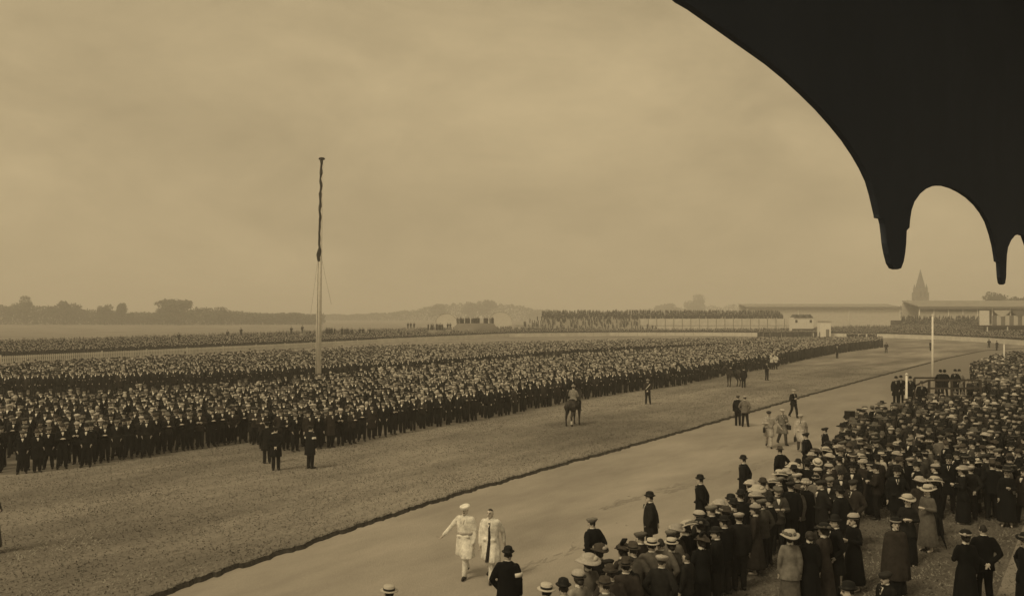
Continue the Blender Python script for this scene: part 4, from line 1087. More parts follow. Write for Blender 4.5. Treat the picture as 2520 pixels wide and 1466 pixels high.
thing('horse', hp, (Xh2, Yh2, TZ), R(-62), 'dark horse facing left before the front row, a man standing at its flank', 'horse')
person('rider', Xh2, Yh2, -62, 'cap_dark', 'charcoal', 'black', 'rider in dark jacket on the second horse farther along the turf', z=TZ + .52)
P_('m_down', 1830, 903, 170, 'man standing close by the flank of the second horse', 'cap_dark', 'black', 'black', z=TZ)

# ---- things carried and stood
def at_hand(name, me, e, key, side, label, cat, off=(0, 0, 0)):
    w = TPL[key]['hand'][0 if side < 0 else 1]; M = Matrix.Translation(e.location) @ Matrix.Rotation(e.rotation_euler.z, 4, 'Z')
    p = M @ (Vector(w) * e.scale.x + Vector(off)); o = link(name, me); o.location = p; o.rotation_euler.z = e.rotation_euler.z; tag(o, label, cat); return o
def find(lbl): return [p['o'] for p in PEOPLE if p['label'] and p['label'].startswith(lbl)][0]
g = G(); g.box((0, 0, -.2), (.10, .34, .22)); g.tube([(0, -.1, -.09), (0, -.06, -.02), (0, .06, -.02), (0, .1, -.09)], [.012] * 4, 6); bag = g.mesh('bag', ['leather'], False)
at_hand('bag', bag, find('leftmost of three walkers'), 'o_hold', -1, 'dark bag hanging from the hand of the leftmost pale-coated walker', 'bag', (-.1, 0, -.12))
at_hand('bag', bag, find('middle and tallest'), 'o_walk', 1, 'dark case hanging beside the tallest pale-coated walker', 'bag', (.1, 0, -.10))
at_hand('bag', bag, find('right-hand walker'), 'lc_walk', -1, 'dark bag in the hand of the right-hand pale-coated walker', 'bag', (0, 0, -.06))
o = find('man in bowler with a pale stick')
g = G(); g.tube([(0, 0, .85), (0, -.15, .0)], [.014, .011], 6); st = link('walking_stick', g.mesh('walking_stick', ['straw'])); st.location = o.location + Vector((-.42, .1, 0)); st.rotation_euler.z = R(-40)
tag(st, 'pale walking stick held by the bowler-hatted man beside the black box', 'walking stick')
X, Y = at_head(2091, 1010, 2.05); g = G(); g.box((0, 0, 1.86), (.30, .34, .36)); g.tube([(0, -.17, 1.88), (0, -.27, 1.88)], [.07, .06], 10, round_=False)
e = empty('box_camera', (X, Y, 0), R(120)); tag(e, 'large black box camera on a tripod rising above the rail crowd', 'camera'); link('camera_box', g.mesh('camera_box', ['leather'], False), e)
for k in range(3):
    gg = G(); a = k * 2.1; gg.tube([(.05 * math.cos(a), .05 * math.sin(a), 1.7), (.45 * math.cos(a), .45 * math.sin(a), 0)], [.022, .016], 6, round_=False); link('tripod_leg', gg.mesh('tripod_leg', ['brown_timber']), e)

# ------------------------------------------------------------------ enclosure: people along the rail and on the lawn
def E(*a, **k):
    k.setdefault('s', 1.05 if TPL[a[0]]['sex'] == 'm' else 1.0); return P_(*a, **k)
E('o_down', 1345, 1432, -170, 'person in straw boater at the bottom left end of the rail crowd', 'boater', 'grey')
E('m_down', 1387, 1424, -165, 'dark-hatted person between the boater and the pale-jacketed women', 'bowler', 'charcoal')
E('w_suit', 1424, 1402, -150, 'woman in small pale cap and pale jacket leaning at the rail', 'toque_pale', 'fawn', 'grey')
E('w_suit', 1447, 1364, -160, 'woman in huge pale hat and grey-fawn jacket, lowest big hat on the rail', 'huge_pale', 'tweed', 'grey', hatmat='cap_pale')
E('w_coat', 1474, 1338, -165, 'woman in trimmed brown hat just below the man in brown cap on the track', 'wide_brown', 'charcoal')
E('o_down', 1502, 1390, -170, 'man in round brown hat, back to us, beside the feathered hat', 'bowler', 'brown', hatmat='felt_brown')
E('m_down', 1498, 1372, -150, 'child-sized person in dark cap squeezed between the hats of the rail crowd', 'cap_dark', 'charcoal', s=.9)
E('w_coat', 1532, 1338, -150, 'woman with a tall curling plume on her hat at the rail', 'feathered', 'brown')
E('m_pocket', 1558, 1334, -170, 'man in dark brown felt hat and brown jacket right of the tall plume', 'trilby', 'tweed')
E('m_down', 1540, 1372, 175, 'man in trilby and brown coat lowest in front of the plumed woman', 'trilby', 'brown')
E('o_down', 1604, 1322, 175, 'person in banded straw boater left of the tweed coat', 'boater', 'tweed')
E('o_pocket', 1626, 1318, 178, 'broad bareheaded man in creased tweed overcoat, back to us at the rail', None, 'tweed')
E('w_suit', 1652, 1322, -165, 'woman in banded straw hat right of the creased tweed coat', 'boater', 'grey')
E('m_down', 1690, 1356, -130, 'bareheaded boy in dark jacket near the lawn edge of the rail crowd', None, 'charcoal', s=.86)
E('w_coat', 1662, 1292, -160, 'woman in pale flowered hat above the banded straw hat', 'wide_cream', 'brown')
E('w_coat2', 1688, 1283, -140, 'woman in wide hat with dark underbrim tilted back at the rail', 'wide_pale', 'black', tiltx=20)
E('w_coat', 1722, 1276, -160, 'woman in wide black hat left of the hanging pale hat', 'wide_dark', 'black')
E('w_suit2', 1720, 1256, -145, 'woman in banded turban hat by the rail', 'toque_pale', 'charcoal')
E('o_pocket', 1752, 1240, -130, 'man in brown flat cap leaning by the rail with a pale hat at his side', 'cap_grey', 'black')
E('w_coat', 1784, 1246, -140, 'woman in wide brown hat right of the leaning flat cap', 'wide_brown', 'brown')
E('w_coat2', 1768, 1232, -150, 'woman in pale straw hat behind the leaning flat cap', 'wide_cream', 'black')
E('o_down', 1806, 1228, -165, 'man in bowler with white collar below the big pale hats', 'bowler', 'black')
E('o_pocket', 1823, 1205, 175, 'taller man in bowler, back to us, left of the big pale hats', 'bowler', 'black')
E('m_down', 1800, 1216, -120, 'man in dark round hat between two bowlers at the rail', 'bowler', 'charcoal')
E('w_coat', 1862, 1194, 175, 'woman in broad pale hat and brown coat, back to us at the rail', 'huge_pale', 'brown')
E('w_suit', 1846, 1183, -140, 'woman in pale ribboned hat behind the broad pale hat', 'wide_cream', 'black')
E('m_down', 1878, 1176, -160, 'man in round brown hat among the pale hats', 'bowler', 'grey', hatmat='felt_brown')
E('w_coat', 1898, 1180, -150, 'woman in tilted white hat right of the round brown hat', 'wide_pale', 'black', tiltx=14)
E('w_coat2', 1916, 1157, -150, 'woman in flat wide white hat with white bow', 'wide_pale', 'charcoal')
E('w_coat', 1934, 1155, 170, 'woman in flat pale hat next right of the white bow', 'wide_cream', 'black')
E('w_coat', 1951, 1139, -160, 'woman in the hugest white hat, below the man in brown felt hat', 'huge_pale', 'black')
E('m_down', 1946, 1182, 178, 'person in dark cap with white collar, back to us under the hugest hat', 'cap_dark', 'black')
E('o_down', 1986, 1132, 175, 'man in black hat with broad white collar right of the hugest hat', 'bowler', 'black')
E('m_pocket', 2012, 1128, 160, 'man in straw boater tipped back showing its dark band', 'boater', 'charcoal', tiltx=-30)
E('w_coat', 2040, 1141, 20, 'woman in pale cloche hat facing us beside the tipped boater', 'toque_pale', 'brown')
E('w_coat2', 2005, 1103, -140, 'woman in looped dark hat trimmed white near the rail', 'wide_brown', 'black')
E('w_suit', 2030, 1100, -150, 'woman in pale hat with white ribbons at the rail below the black box', 'wide_pale', 'grey')
E('w_coat', 2062, 1096, -150, 'woman in pale feathered hat right of the white ribbons', 'wide_cream', 'black')
# strollers on the lawn
E('w_suit', 1944, 1304, 172, 'woman in pale flower hat and fawn pleated suit, back to us on the lawn', 'wide_pale', 'fawn', 'tweed')
E('w_coat', 1992, 1300, 178, 'bareheaded dark-coated woman right of the fawn suit', None, 'black')
E('w_coat2', 2026, 1288, -150, 'woman in wide black hat between the fawn suit and the bowler profile', 'wide_dark', 'brown')
E('o_down', 2056, 1268, -95, 'man in black bowler seen in profile on the lawn', 'bowler', 'black', moust=True)
E('w_coat', 2100, 1263, -70, 'woman in pale puffed cap and black coat in profile on the lawn', 'toque_pale', 'black')
E('o_stout', 2068, 1196, -140, 'large man in dark broad hat above the bowler profile', 'trilby', 'black', hatmat='felt_black')
E('m_pocket', 2100, 1178, -60, 'man in dark cap looking left above the pale puffed cap', 'cap_dark', 'brown')
E('w_suit', 2168, 1112, -70, 'woman in pale straw hat with long pale scarf in profile', 'boater', 'pale', 'black')
E('o_down', 2207, 1148, -15, 'moustached man in bowler facing us above the lawn', 'bowler', 'black', moust=True)
E('w_coat', 2262, 1174, 165, 'woman in round pale hat, back to us, behind the two facing women', 'wide_cream', 'brown')
E('w_suit2', 2234, 1218, -25, 'woman in wide-brimmed dark suit and pale-crowned hat facing us', 'wide_pale', 'charcoal', 'black')
E('w_coat', 2282, 1194, -62, 'woman in long fawn-brown coat and pale hat walking in profile', 'wide_pale', 'tweed')
E('w_coat2', 2297, 1173, -150, 'woman in wide pale hat with dark band, half hidden behind the long fawn-brown coat', 'wide_pale', 'black')
E('w_cape', 2204, 1272, -12, 'woman in dark hat and loose open brown cape facing us', 'toque', 'brown', 'black')
E('m_down', 2180, 1404, -70, 'boy in dark cap looking down at the bottom edge', 'cap_dark', 'charcoal', s=.9)
E('w_coat', 2376, 1303, 172, 'dark-haired woman in dark dress and black hat, back to us, lower right', 'toque', 'black')
E('m_behind', 2420, 1284, 175, 'bareheaded man with hands behind his back, lower right', None, 'black', 'black')
E('w_akimbo', 2524, 1312, -80, 'woman with hand on hip cut by the right edge', 'wide_dark', 'black', 'black')
E('o_pocket', 2090, 1432, -100, 'dark-hatted person low at the bottom edge left of the boy', 'bowler', 'black')
E('o_down', 2392, 1125, 170, 'man in dark suit, back turned, in the row of legs above the lawn', 'bowler', 'black')
E('o_pocket', 2335, 1118, -30, 'man in bowler and black overcoat facing down the lawn', 'bowler', 'black')
E('m_pocket', 2442, 1132, 160, 'tall man in black beside the right-hand knot of people', 'trilby', 'black', 'black')
E('w_coat', 2478, 1150, -30, 'woman in dark coat with pale collar near the right edge', 'wide_dark', 'black')
# closed umbrella and hanging hat
o = find('woman in long fawn-brown coat'); g = G(); g.tube([(0, 0, .85), (.02, .06, .5), (.05, .2, .08)], [.03, .045, .01], 8); g.tube([(0, 0, .85), (-.01, -.03, 1.0)], [.012, .012], 6)
u = link('umbrella', g.mesh('umbrella', ['cloth_black'])); u.location = o.location + Vector((.34, .1, 0)); u.rotation_euler.z = R(-110); tag(u, 'black furled umbrella slanting behind the long fawn-brown coat', 'umbrella')
o = find('man in brown flat cap leaning'); h = link('hat', HATS['wide_pale'][0]); h.location = o.location + Vector((-.34, -.22, 1.02)); h.rotation_euler = (R(80), R(20), 0); tag(h, 'pale straw hat hanging at the side of the leaning flat cap man', 'hat')
g = G(); g.tube([(0, 0, .9), (.05, -.1, 0)], [.013, .01], 6); s_ = link('walking_stick', g.mesh('walking_stick', ['straw'])); s_.location = o.location + Vector((.25, -.28, 0)); tag(s_, 'pale cane beside the leaning flat cap man by the rail', 'walking stick')

# ---- poles, posts and the small judge's platform
Yf = 73.5; pz = zat(393, Yf); e = empty('flagpole', (xat(783, Yf), Yf, TZ)); tag(e, 'tall white flagpole with a furled dark flag, rising from the infield crowd', 'flagpole')
g = G(); g.tube([(0, 0, 0), (.08, 0, pz * .4), (.30, 0, pz - .1)], [.25, .215, .11], 16, round_=False); link('pole', g.mesh('pole', ['white_paint']), e)
g = G(); g.lathe([(.02, pz - .12), (.24, pz - .10), (.27, pz - .02), (.2, pz + .06), (.02, pz + .1)], 16); c = link('cap', g.mesh('cap', ['shade_dark']), e); c.location = (.30, 0, 0)
g = G(); pts = []; rad = []
for k in range(40):
    f = k / 39; z = pz * .56 + f * (pz * .43); pts.append((.09 + .2 * f + .09 * mnoise.noise(Vector((k * .33, 1, 7))), -.14 + .05 * mnoise.noise(Vector((k * .4, 5, 2))), z)); rad.append(.10 + .07 * mnoise.noise(Vector((k * .45, 9, 4))) + .09 * max(0, 1 - abs(f - .05) / .08))
g.tube(pts, rad, 8); link('furled_flag', g.mesh('furled_flag', ['flag_cloth']), e)
for a, b in (((.14, -.2, pz * .62), (-.55, -.3, pz * .33)), ((.14, -.2, pz * .62), (1.15, -.3, pz * .37))):
    g = G(); a = Vector(a); b = Vector(b); m_ = a.lerp(b, .5) + Vector((0, 0, -.15)); g.tube([a, m_, b], [.008] * 3, 5); link('halyard', g.mesh('halyard', ['rope']), e)
g = G(); g.tube([(-.1, -.26, 1.2), (.02, -.22, pz * .5), (.22, -.15, pz * .97)], [.015] * 3, 5); link('halyard', g.mesh('halyard', ['rope']), e)
def post(name, px, ptop, Y, r, label, zb=0.0, m='white_paint'):
    zt = zat(ptop, Y); e = empty(name, (xat(px, Y), Y, zb)); tag(e, label, 'post')
    g = G(); g.tube([(0, 0, 0), (0, 0, zt - zb)], [r, r * .85], 14, round_=False); link('shaft', g.mesh('shaft', [m]), e)
    g = G(); g.lathe([(.01, zt - zb - .02), (r * 1.15, zt - zb - .02), (r * 1.15, zt - zb + .06), (.01, zt - zb + .1)], 14); link('cap', g.mesh('cap', [m]), e); return e
post('white_pole', 2295, 776, 73, .085, 'tall slim white pole standing by the wooden platform railing')
post('white_post', 2231, 922, 49, .065, 'short white post among the dark hats left of the platform')
post('white_post', 2471, 846, 98, .075, 'thin white post at the far right end of the enclosure crowd')
pl = gp(2330, 985); pl.z = 0
e = empty('platform', (xat(2330, 58), 58, 0)); tag(e, 'small dark wooden platform with sloping handrail and white cloth front above the rail crowd', 'platform')
pw = 3.3; pz_ = .92
g = G()
for k in range(6): g.box((-pw / 2 + pw * (k + .5) / 6, 0, pz_), (pw / 6 - .02, 2.2, .08))
link('deck', g.mesh('deck', ['brown_timber'], False), e)
for x in (-pw / 2, -.2, pw / 2):
    for y in (-1.05, 1.05):
        g = G(); g.box((x, y, 1.05), (.12, .12, 2.1)); link('post', g.mesh('post', ['brown_timber'], False), e)
for a, b in (((-pw / 2, -1.05, 2.12), (pw / 2, -1.05, 2.12)), ((-pw / 2, -1.05, 1.6), (pw / 2, -1.05, 1.6)), ((-pw / 2, 1.05, 2.12), (pw / 2, 1.05, 2.12)), ((-pw / 2 - 1.3, -1.05, 1.62), (-pw / 2, -1.05, 2.12)), ((-pw / 2 - 1.3, -1.05, 1.05), (-pw / 2, -1.05, 1.6))):
    g = G(); g.beam(a, b, .09, .11); link('handrail', g.mesh('handrail', ['brown_timber'], False), e)
g = G(); g.box((-pw / 2 - 1.3, -1.05, .82), (.12, .12, 1.64)); link('newel_post', g.mesh('newel_post', ['brown_timber'], False), e)
g = G(); g.box((-.9, -1.75, .82), (1.5, .9, .06)); g.box((-.9, -2.2, .6), (1.5, .04, .45)); link('white_cloth', g.mesh('white_cloth', ['linen'], False), e)
for px, py, lb in ((2318, 914, 'man leaning on the platform rail, back turned'), (2328, 912, 'second man leaning on the platform rail beside the first'), (2360, 906, 'man standing tall at the right end of the platform'), (2370, 905, 'man with pale coat front on the right end of the platform')):
    X, Y = at_head(px, py, 1.76, pz_ + .04)
    person('o_down' if 'first' not in lb else 'o_pocket', e.location.x + (px - 2330) / F * 58, 58 + (.2 if px < 2340 else .5), 160 if px < 2340 else -40, 'bowler', 'black' if px != 2370 else 'fawn', 'black', lb, z=pz_ + .04)
for px, py, lb, hat in ((2205, 926, 'leftmost of two standing men above the straw hats by the short white post', 'bowler'), (2217, 924, 'second of two standing men left of the short white post', 'bowler'), (2240, 926, 'standing man close behind the short white post', 'bowler'), (2268, 938, 'man in dark hat beside a black box near the platform steps', 'trilby')):
    X, Y = at_head(px, py, 2.5); person('o_down', X, Y, -20, hat, 'black', 'black', lb, z=.75)
    g = G(); g.box((0, 0, .37), (.5, .5, .72)); b = link('crate', g.mesh('crate', ['brown_timber'], False)); b.location = (X, Y, 0); tag(b, 'wooden box under the ' + ('leftmost raised man near the short post', 'second raised man near the short post', 'man behind the short white post', 'man near the platform steps')[('leftmost' in lb, 'second' in lb, 'close' in lb, 'steps' in lb).index(True)], 'crate')

# ------------------------------------------------------------------ crowds: nearest ones one by one, the rest as masses
OCC = [(p['X'], p['Y']) for p in PEOPLE]
def poisson(cands, dmin, occ):
    cell = {}
    def key(x, y): return (int(x // 1.0), int(y // 1.0))
    for x, y in occ: cell.setdefault(key(x, y), []).append((x, y))
    res = []
    for x, y in cands:
        k = key(x, y); ok = True
        for i in (-1, 0, 1):
            for j in (-1, 0, 1):
                for a, b in cell.get((k[0] + i, k[1] + j), ()):
                    if (a - x) ** 2 + (b - y) ** 2 < dmin * dmin: ok = False; break
                if not ok: break
            if not ok: break
        if ok: res.append((x, y)); cell.setdefault(k, []).append((x, y))
    return res
# enclosure mass: between the rail line and the right, beyond the lawn
rail_pts = [(p.x, p.y) for p in rail[2:17]]
RX = [p[1] for p in rail_pts]; RV = [p[0] for p in rail_pts]
cand = []
for q_ in range(60000):
    Y = random.uniform(15.2, 112); X = random.uniform(0, 75)
    if q_ < 12000: Y = random.uniform(15.2, 40)
    xr = np.interp(Y, RX, RV)
    if q_ < 12000: X = xr + random.uniform(.3, 1.6)
    if X < xr + .35 or X > .60 * Y + 1.0: continue
    if 52.5 < Y < 60 and abs(X - xat(2330, 58)) < 3.1: continue
    px, py = px_of(X, Y), HOR + 4.6 * F / Y
    depth = X - xr
    if Y < 33:                                    # rail rows only, then open lawn, then the dark mass
        lim = 1150 if px > 2100 else 1150 + (2100 - px) * .5
        if depth > (1.25 if Y < 24 else 1.5) and py > lim: continue
        if Y < 17.5 and X < 1.6: continue
    cand.append((X, Y))
cand.sort(key=lambda c: random.random())
enc = poisson(cand, .53, OCC); enc.sort(key=lambda c: c[1])
NEAR_E = 150
MK = ['m_down', 'm_pocket', 'm_behind', 'm_hold', 'm_fold', 'o_down', 'o_pocket', 'o_behind', 'o_stout']; WK = ['w_coat', 'w_coat2', 'w_suit', 'w_suit2', 'w_cape']
for X, Y in enc[:NEAR_E]:
    px = px_of(X, Y); w = random.random() < .36
    xr = np.interp(Y, RX, RV); d = X - xr
    rz = random.gauss(-140, 35) if random.random() < .8 else random.gauss(-30, 50)
    if w: person(random.choice(WK), X, Y, rz, random.choice(['wide_pale', 'wide_cream', 'wide_dark', 'wide_brown', 'toque', 'toque_pale', 'feathered', 'wide_brown', 'wide_dark']), random.choice(['black', 'black', 'charcoal', 'brown', 'brown', 'grey', 'tweed']), 'black', None, 'spectators packed in the enclosure', s=random.uniform(.91, .98), lod=1)
    else: person(random.choice(MK), X, Y, rz, random.choice(['bowler', 'bowler', 'bowler', 'cap_dark', 'cap_grey', 'cap_grey', 'trilby', 'cap_pale', 'trilby', 'tophat', 'bowler']), random.choice(['black', 'black', 'black', 'charcoal', 'charcoal', 'brown', 'grey', 'tweed']), 'charcoal', None, 'spectators packed in the enclosure', s=random.uniform(.96, 1.05), moust=random.random() < .3, lod=1)
# infield crowd
def in_crowd(X, Y):
    px = px_of(X, Y)
    if px > 2172 or px < -70: return 0
    f = np.interp(px, fr_x, fr_Y); 
    if Y < f + .3 * math.sin(px * .05) - .1: return 0
    if Y < np.interp(px, bk_x, b1_Y): return 1
    if np.interp(px, bk_x, g2_Y) < Y < np.interp(px, bk_x, b2_Y): return 2
    return 0
cand = []
for ys in (fr_Y, g2_Y):                         # tight front ranks of the two blocks
    for rk in range(3):
        px = -75.0
        while px < 2165:
            Y = np.interp(px, fr_x if ys is fr_Y else bk_x, ys) + .25 + rk * .62 + .3 * mnoise.noise(Vector((px * .02, rk, 1))) + random.gauss(0, .07)
            if in_crowd((px - 1260) / F * Y, Y) and random.random() < .93: cand.append(((px - 1260) / F * Y, Y))
            px += F / Y * random.uniform(.42, .60)
for _ in range(95000):
    Y = 33 + 185 * random.random() ** .62; X = random.uniform(-.62, .45) * Y
    k = in_crowd(X, Y)
    if not k: continue
    if mnoise.noise(Vector((X * .35, Y * .35, 5))) < -.45 and 44 < Y < 120: continue
    cand.append((X, Y))
inf = poisson(cand, .47, [(p['X'], p['Y']) for p in PEOPLE])
inf.sort(key=lambda c: c[1] - np.interp(px_of(*c), fr_x, fr_Y) * .62 )
NEAR_I = 110
def imk(): return random.choice(MK[:8] + ['m_hold', 'm_pocket', 'm_fold'])
for X, Y in inf[:NEAR_I]:
    person(imk(), X, Y, random.gauss(22, 16), random.choice(['cap_dark', 'cap_dark', 'cap_grey', 'bowler', 'bowler', 'trilby', 'cap_pale', 'cap_grey']), random.choice(['black', 'black', 'black', 'charcoal', 'charcoal', 'brown']), 'black', None, 'men at the front of the infield crowd', z=TZ, s=random.uniform(.95, 1.04), moust=random.random() < .4, lod=1)

# ---- mass figures: low, but every one has coat, legs, arms, face, collar and hat
mat('c_black', (0.008, 0.0085, 0.009), var=.3); mat('c_char', (0.016, 0.016, 0.016), var=.3); mat('c_brown', (0.034, 0.031, 0.029), var=.3); mat('c_pale', (0.40, 0.385, 0.36), var=.2)
mat('c_skin', (0.56, 0.525, 0.49), rough=.6, var=.15); mat('c_hat', (0.010, 0.0105, 0.011), var=.3); mat('c_capg', (0.11, 0.106, 0.10), var=.35); mat('c_capp', (0.46, 0.44, 0.41), var=.25)
MM = ['c_black', 'c_char', 'c_brown', 'c_pale', 'c_skin', 'c_hat', 'c_capg', 'c_capp', 'linen']
def lodman(kind, seg, arms, sex='m', hat='cap'):
    """roles: 0 coat 1 legs 2 skin 3 hat 4 linen"""
    g = G(); r = random.Random(kind)
    if seg >= 6:
        pr = COATS['wcoat'] if sex == 'f' else COATS['overcoat' if kind % 3 == 0 else 'jacket']
        sel = pr[1:3] + pr[4:6:2] + pr[-1:]
        g.loft([(z, rx, ry, 0, cy * .5) for z, rx, ry, cy in sel], seg, mi=0)
        if sex == 'm':
            for sx in (-1, 1): g.tube([(sx * .09, .01, .85), (sx * .10, .02, .0)], [.10, .072], 4, 1, False)
        for sx in (-1, 1):
            e, w = ARMS[arms]; s = Vector((sx * .185, .01, 1.39)); E_ = s + Vector((sx * e[0], e[1], e[2])); W = s + Vector((sx * w[0], w[1], w[2]))
            g.tube([s, E_, W], [.072, .06, .045], 4, 0, False)
            d = (W - E_).normalized(); g.tube([W, W + d * .1], [.034, .03], 3, 2, False)
        g.ell((0, -.025, 1.585), (.078, .093, .118), 7, 4, 2)
        g.add([(-.05, -.125, 1.47), (.05, -.125, 1.47), (0, -.155, 1.33), (-.05, -.09, 1.485), (.05, -.09, 1.485)], [(0, 2, 1), (0, 1, 4, 3)], 4)
        hs = 8
    else:
        g.loft([(1.45, .13, .09, 0, 0), (1.36, .21, .13, 0, 0), (.0, .17, .13, 0, 0)], 5, mi=0)
        g.loft([(1.46, .05, .06, 0, -.03), (1.58, .085, .10, 0, -.03), (1.68, .06, .07, 0, -.02)], 5, mi=2); hs = 5
    z0 = 1.645
    if hat == 'bowler': prof = [(.06, z0 - .01), (.13, z0 + .005), (.093, z0 + .02), (.085, z0 + .09), (.04, z0 + .13)]
    elif hat == 'cap': prof = [(.06, z0 - .01), (.10, z0 - .005), (.125, z0 + .035), (.085, z0 + .075), (.02, z0 + .08)]
    elif hat == 'boater': prof = [(.06, z0 - .01), (.15, z0 - .002), (.15, z0 + .012), (.092, z0 + .014), (.09, z0 + .09)]
    else: prof = [(.06, z0 - .02), (.21, z0 + .0), (.20, z0 + .02), (.11, z0 + .03), (.08, z0 + .12)]
    if seg < 6: prof = [(prof[1][0], prof[1][1]), prof[-2], prof[-1]]
    k0 = len(g.v)
    g.lathe(prof, hs, 1.15, 3)
    if hat == 'cap' and seg >= 6: g.add([(-.07, -.08, z0), (.07, -.08, z0), (.045, -.17, z0 - .012), (-.045, -.17, z0 - .012), (0, -.1, z0 + .03)], [(0, 3, 2, 1), (3, 0, 4), (2, 3, 4), (1, 2, 4)], 3)
    V = np.array(g.v); T = []; M = []
    for f, m in zip(g.f, g.m):
        for i in range(1, len(f) - 1): T.append((f[0], f[i], f[i + 1])); M.append(m)
    return V, np.array(T), np.array(M)
def mass(name, pts, lods, face, label, pal, zs=0.0, tilt=0.0, cat='crowd'):
    """one object: all the figures of a crowd past the ones built singly"""
    VV, TT, MI = [], [], []; off = 0
    for (X, Y, *zz) in pts:
        V, T, M = lods[rng.integers(len(lods))]
        a = R(face + rng.normal(0, 22)); s = rng.normal(1.0, .048); c, sn = math.cos(a), math.sin(a)
        W = np.empty_like(V); W[:, 0] = (V[:, 0] * c - V[:, 1] * sn) * s + X; W[:, 1] = (V[:, 0] * sn + V[:, 1] * c) * s + Y; W[:, 2] = V[:, 2] * s + (zz[0] if zz else zs)
        role = np.array([rng.choice(pal['coat']), rng.choice(pal['legs']), 4, rng.choice(pal['hat']), 8])
        VV.append(W); TT.append(T + off); MI.append(role[M]); off += len(V)
    o = link(name, bulk(name, np.concatenate(VV), np.concatenate(TT), np.concatenate(MI), MM, True))
    tag(o, label, cat, kind='stuff'); return o
A6 = ['down', 'pocket', 'fold', 'hold', 'behind']
LM = [lodman(k, 6, A6[k % 5], 'm', ('cap', 'bowler', 'cap')[k % 3]) for k in range(9)]
LE = [lodman(k, 6, A6[k % 5], 'm', ('cap', 'bowler', 'cap')[k % 3]) for k in range(7)] + [lodman(20 + k, 6, A6[k % 4], 'f', 'wide') for k in range(2)]
LF = [lodman(k, 5, 'down', 'm', ('cap', 'bowler')[k % 2]) for k in range(4)] + [lodman(9, 5, 'down', 'm', 'boater')]
PI = dict(coat=[0, 0, 0, 0, 1, 1, 2], legs=[0, 0, 1], hat=[5, 5, 5, 5, 6, 6, 7])
PE = dict(coat=[0, 0, 0, 1, 1, 2, 2], legs=[0, 1], hat=[5, 5, 5, 5, 6, 6, 6, 7])
rest = inf[NEAR_I:]
near_ = [c for c in rest if c[1] < 112]; far_ = [c for c in rest if c[1] >= 112]
left_ = [c for c in near_ if px_of(*c) < 930]; right_ = [c for c in near_ if px_of(*c) >= 930]
PR = dict(coat=[0, 0, 0, 0, 1, 2], legs=[0, 0, 1], hat=[5, 5, 6, 6, 7, 7])
mass('infield_crowd', left_, LM, 24, 'dense dark mass of men filling the left infield around the flagpole', PI, TZ)
mass('infield_crowd', right_, LM, 24, 'dense mass of pale-capped men right of the flagpole, behind the ridden horse', PR, TZ)
mass('infield_crowd', far_, LF, 24, 'far dark end of the infield crowd narrowing toward the bend', PR, TZ)
mass('enclosure_crowd', enc[NEAR_E:], LE, -130, 'packed dark mass of hats in the far part of the enclosure', PE, 0.0)

# behind the white fence
def fence_rows(px0, px1, rear, n, gap=.5, pw=1.0):
    res = []
    for _ in range(n):
        px = random.uniform(px0, px1); y0 = np.interp(px, fpx, fY) + gap; y1 = np.interp(px, [a for a, _ in rear], [b for _, b in rear])
        y = y0 + (y1 - y0) * random.random() ** pw; res.append(((px - 1260) / F * y, y))
    return res
far = fence_rows(-60, 1260, [(-60, 152), (250, 173), (500, 200), (700, 228), (900, 262), (1260, 330)], 6500, .4, 1.15)
far += fence_rows(1260, 2000, [(1260, 318), (1600, 290), (2000, 300)], 1500, .5, 1.3)
far += fence_rows(2000, 2600, [(2000, 300), (2300, 300), (2420, 235), (2600, 215)], 3200, .4, 1.1)
far = poisson(far, .62, [])
# a front line leaning on the fence
fl_ = []
for a, b in zip(fen[:-1], fen[1:]):
    L = (b - a).length
    for k in range(int(L / .62)):
        p = a.lerp(b, (k + random.random() * .6) / (L / .62)); d = (b - a).normalized(); nn = Vector((-d.y, d.x, 0))
        if random.random() < .8: fl_.append((p.x + nn.x * .5, p.y + nn.y * .5))
far = [(x, y, bank_z(px_of(x, y), y)) for x, y in far]; fl_ = [(x, y, .1) for x, y in fl_]
mass('fence_crowd', far + fl_, LF, 15, 'long hazy band of spectators standing behind the far white fence', PI, .12)
# terrace, mound and platforms
xa, xb, xw, zw, tl0 = TERR
tp = []
for k in range(8):
    for _ in range(150): tp.append((tl0.x + random.uniform(xa, xb), tl0.y + 1.0 + k + random.uniform(-.3, .3), zw - .2 + k * .26))
for k in range(9):
    for _ in range(24):
        x = random.uniform(xa - 4 + (8 - k) * -1.2, xw + (6 if k < 3 else 0)); tp.append((tl0.x + x, tl0.y - 9 + k + random.uniform(-.3, .3), .6 + k * (zw - .8) / 9))
mass('terrace_crowd', tp, LF, 10, 'dark line of people packed along the top of the open terrace', PI)
sp = []
SZ = zat(788, 306)
for _ in range(560):
    px = random.uniform(2218, 2414); k = random.randrange(10); Y = 289.5 + k * 1.8 + random.uniform(-.5, .5); sp.append((xat(px, Y), Y, .9 + (SZ - .9) * k / 9 + .01))
for _ in range(60):
    px = random.uniform(2490, 2620); sp.append((xat(px, 231), 231 + random.uniform(0, 4), zat(798, 228)))
mass('stand_crowd', sp, LF, 0, 'people packed on the raised steps beneath the pale stand roof below the church', PI)
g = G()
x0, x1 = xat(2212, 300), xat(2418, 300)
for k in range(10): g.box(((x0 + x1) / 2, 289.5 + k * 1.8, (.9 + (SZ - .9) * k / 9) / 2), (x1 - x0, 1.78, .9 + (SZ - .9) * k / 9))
o = link('steps', g.mesh('steps', ['shade_dark'], False)); tag(o, 'broad dark steps under the people below the pale stand roof', 'steps')
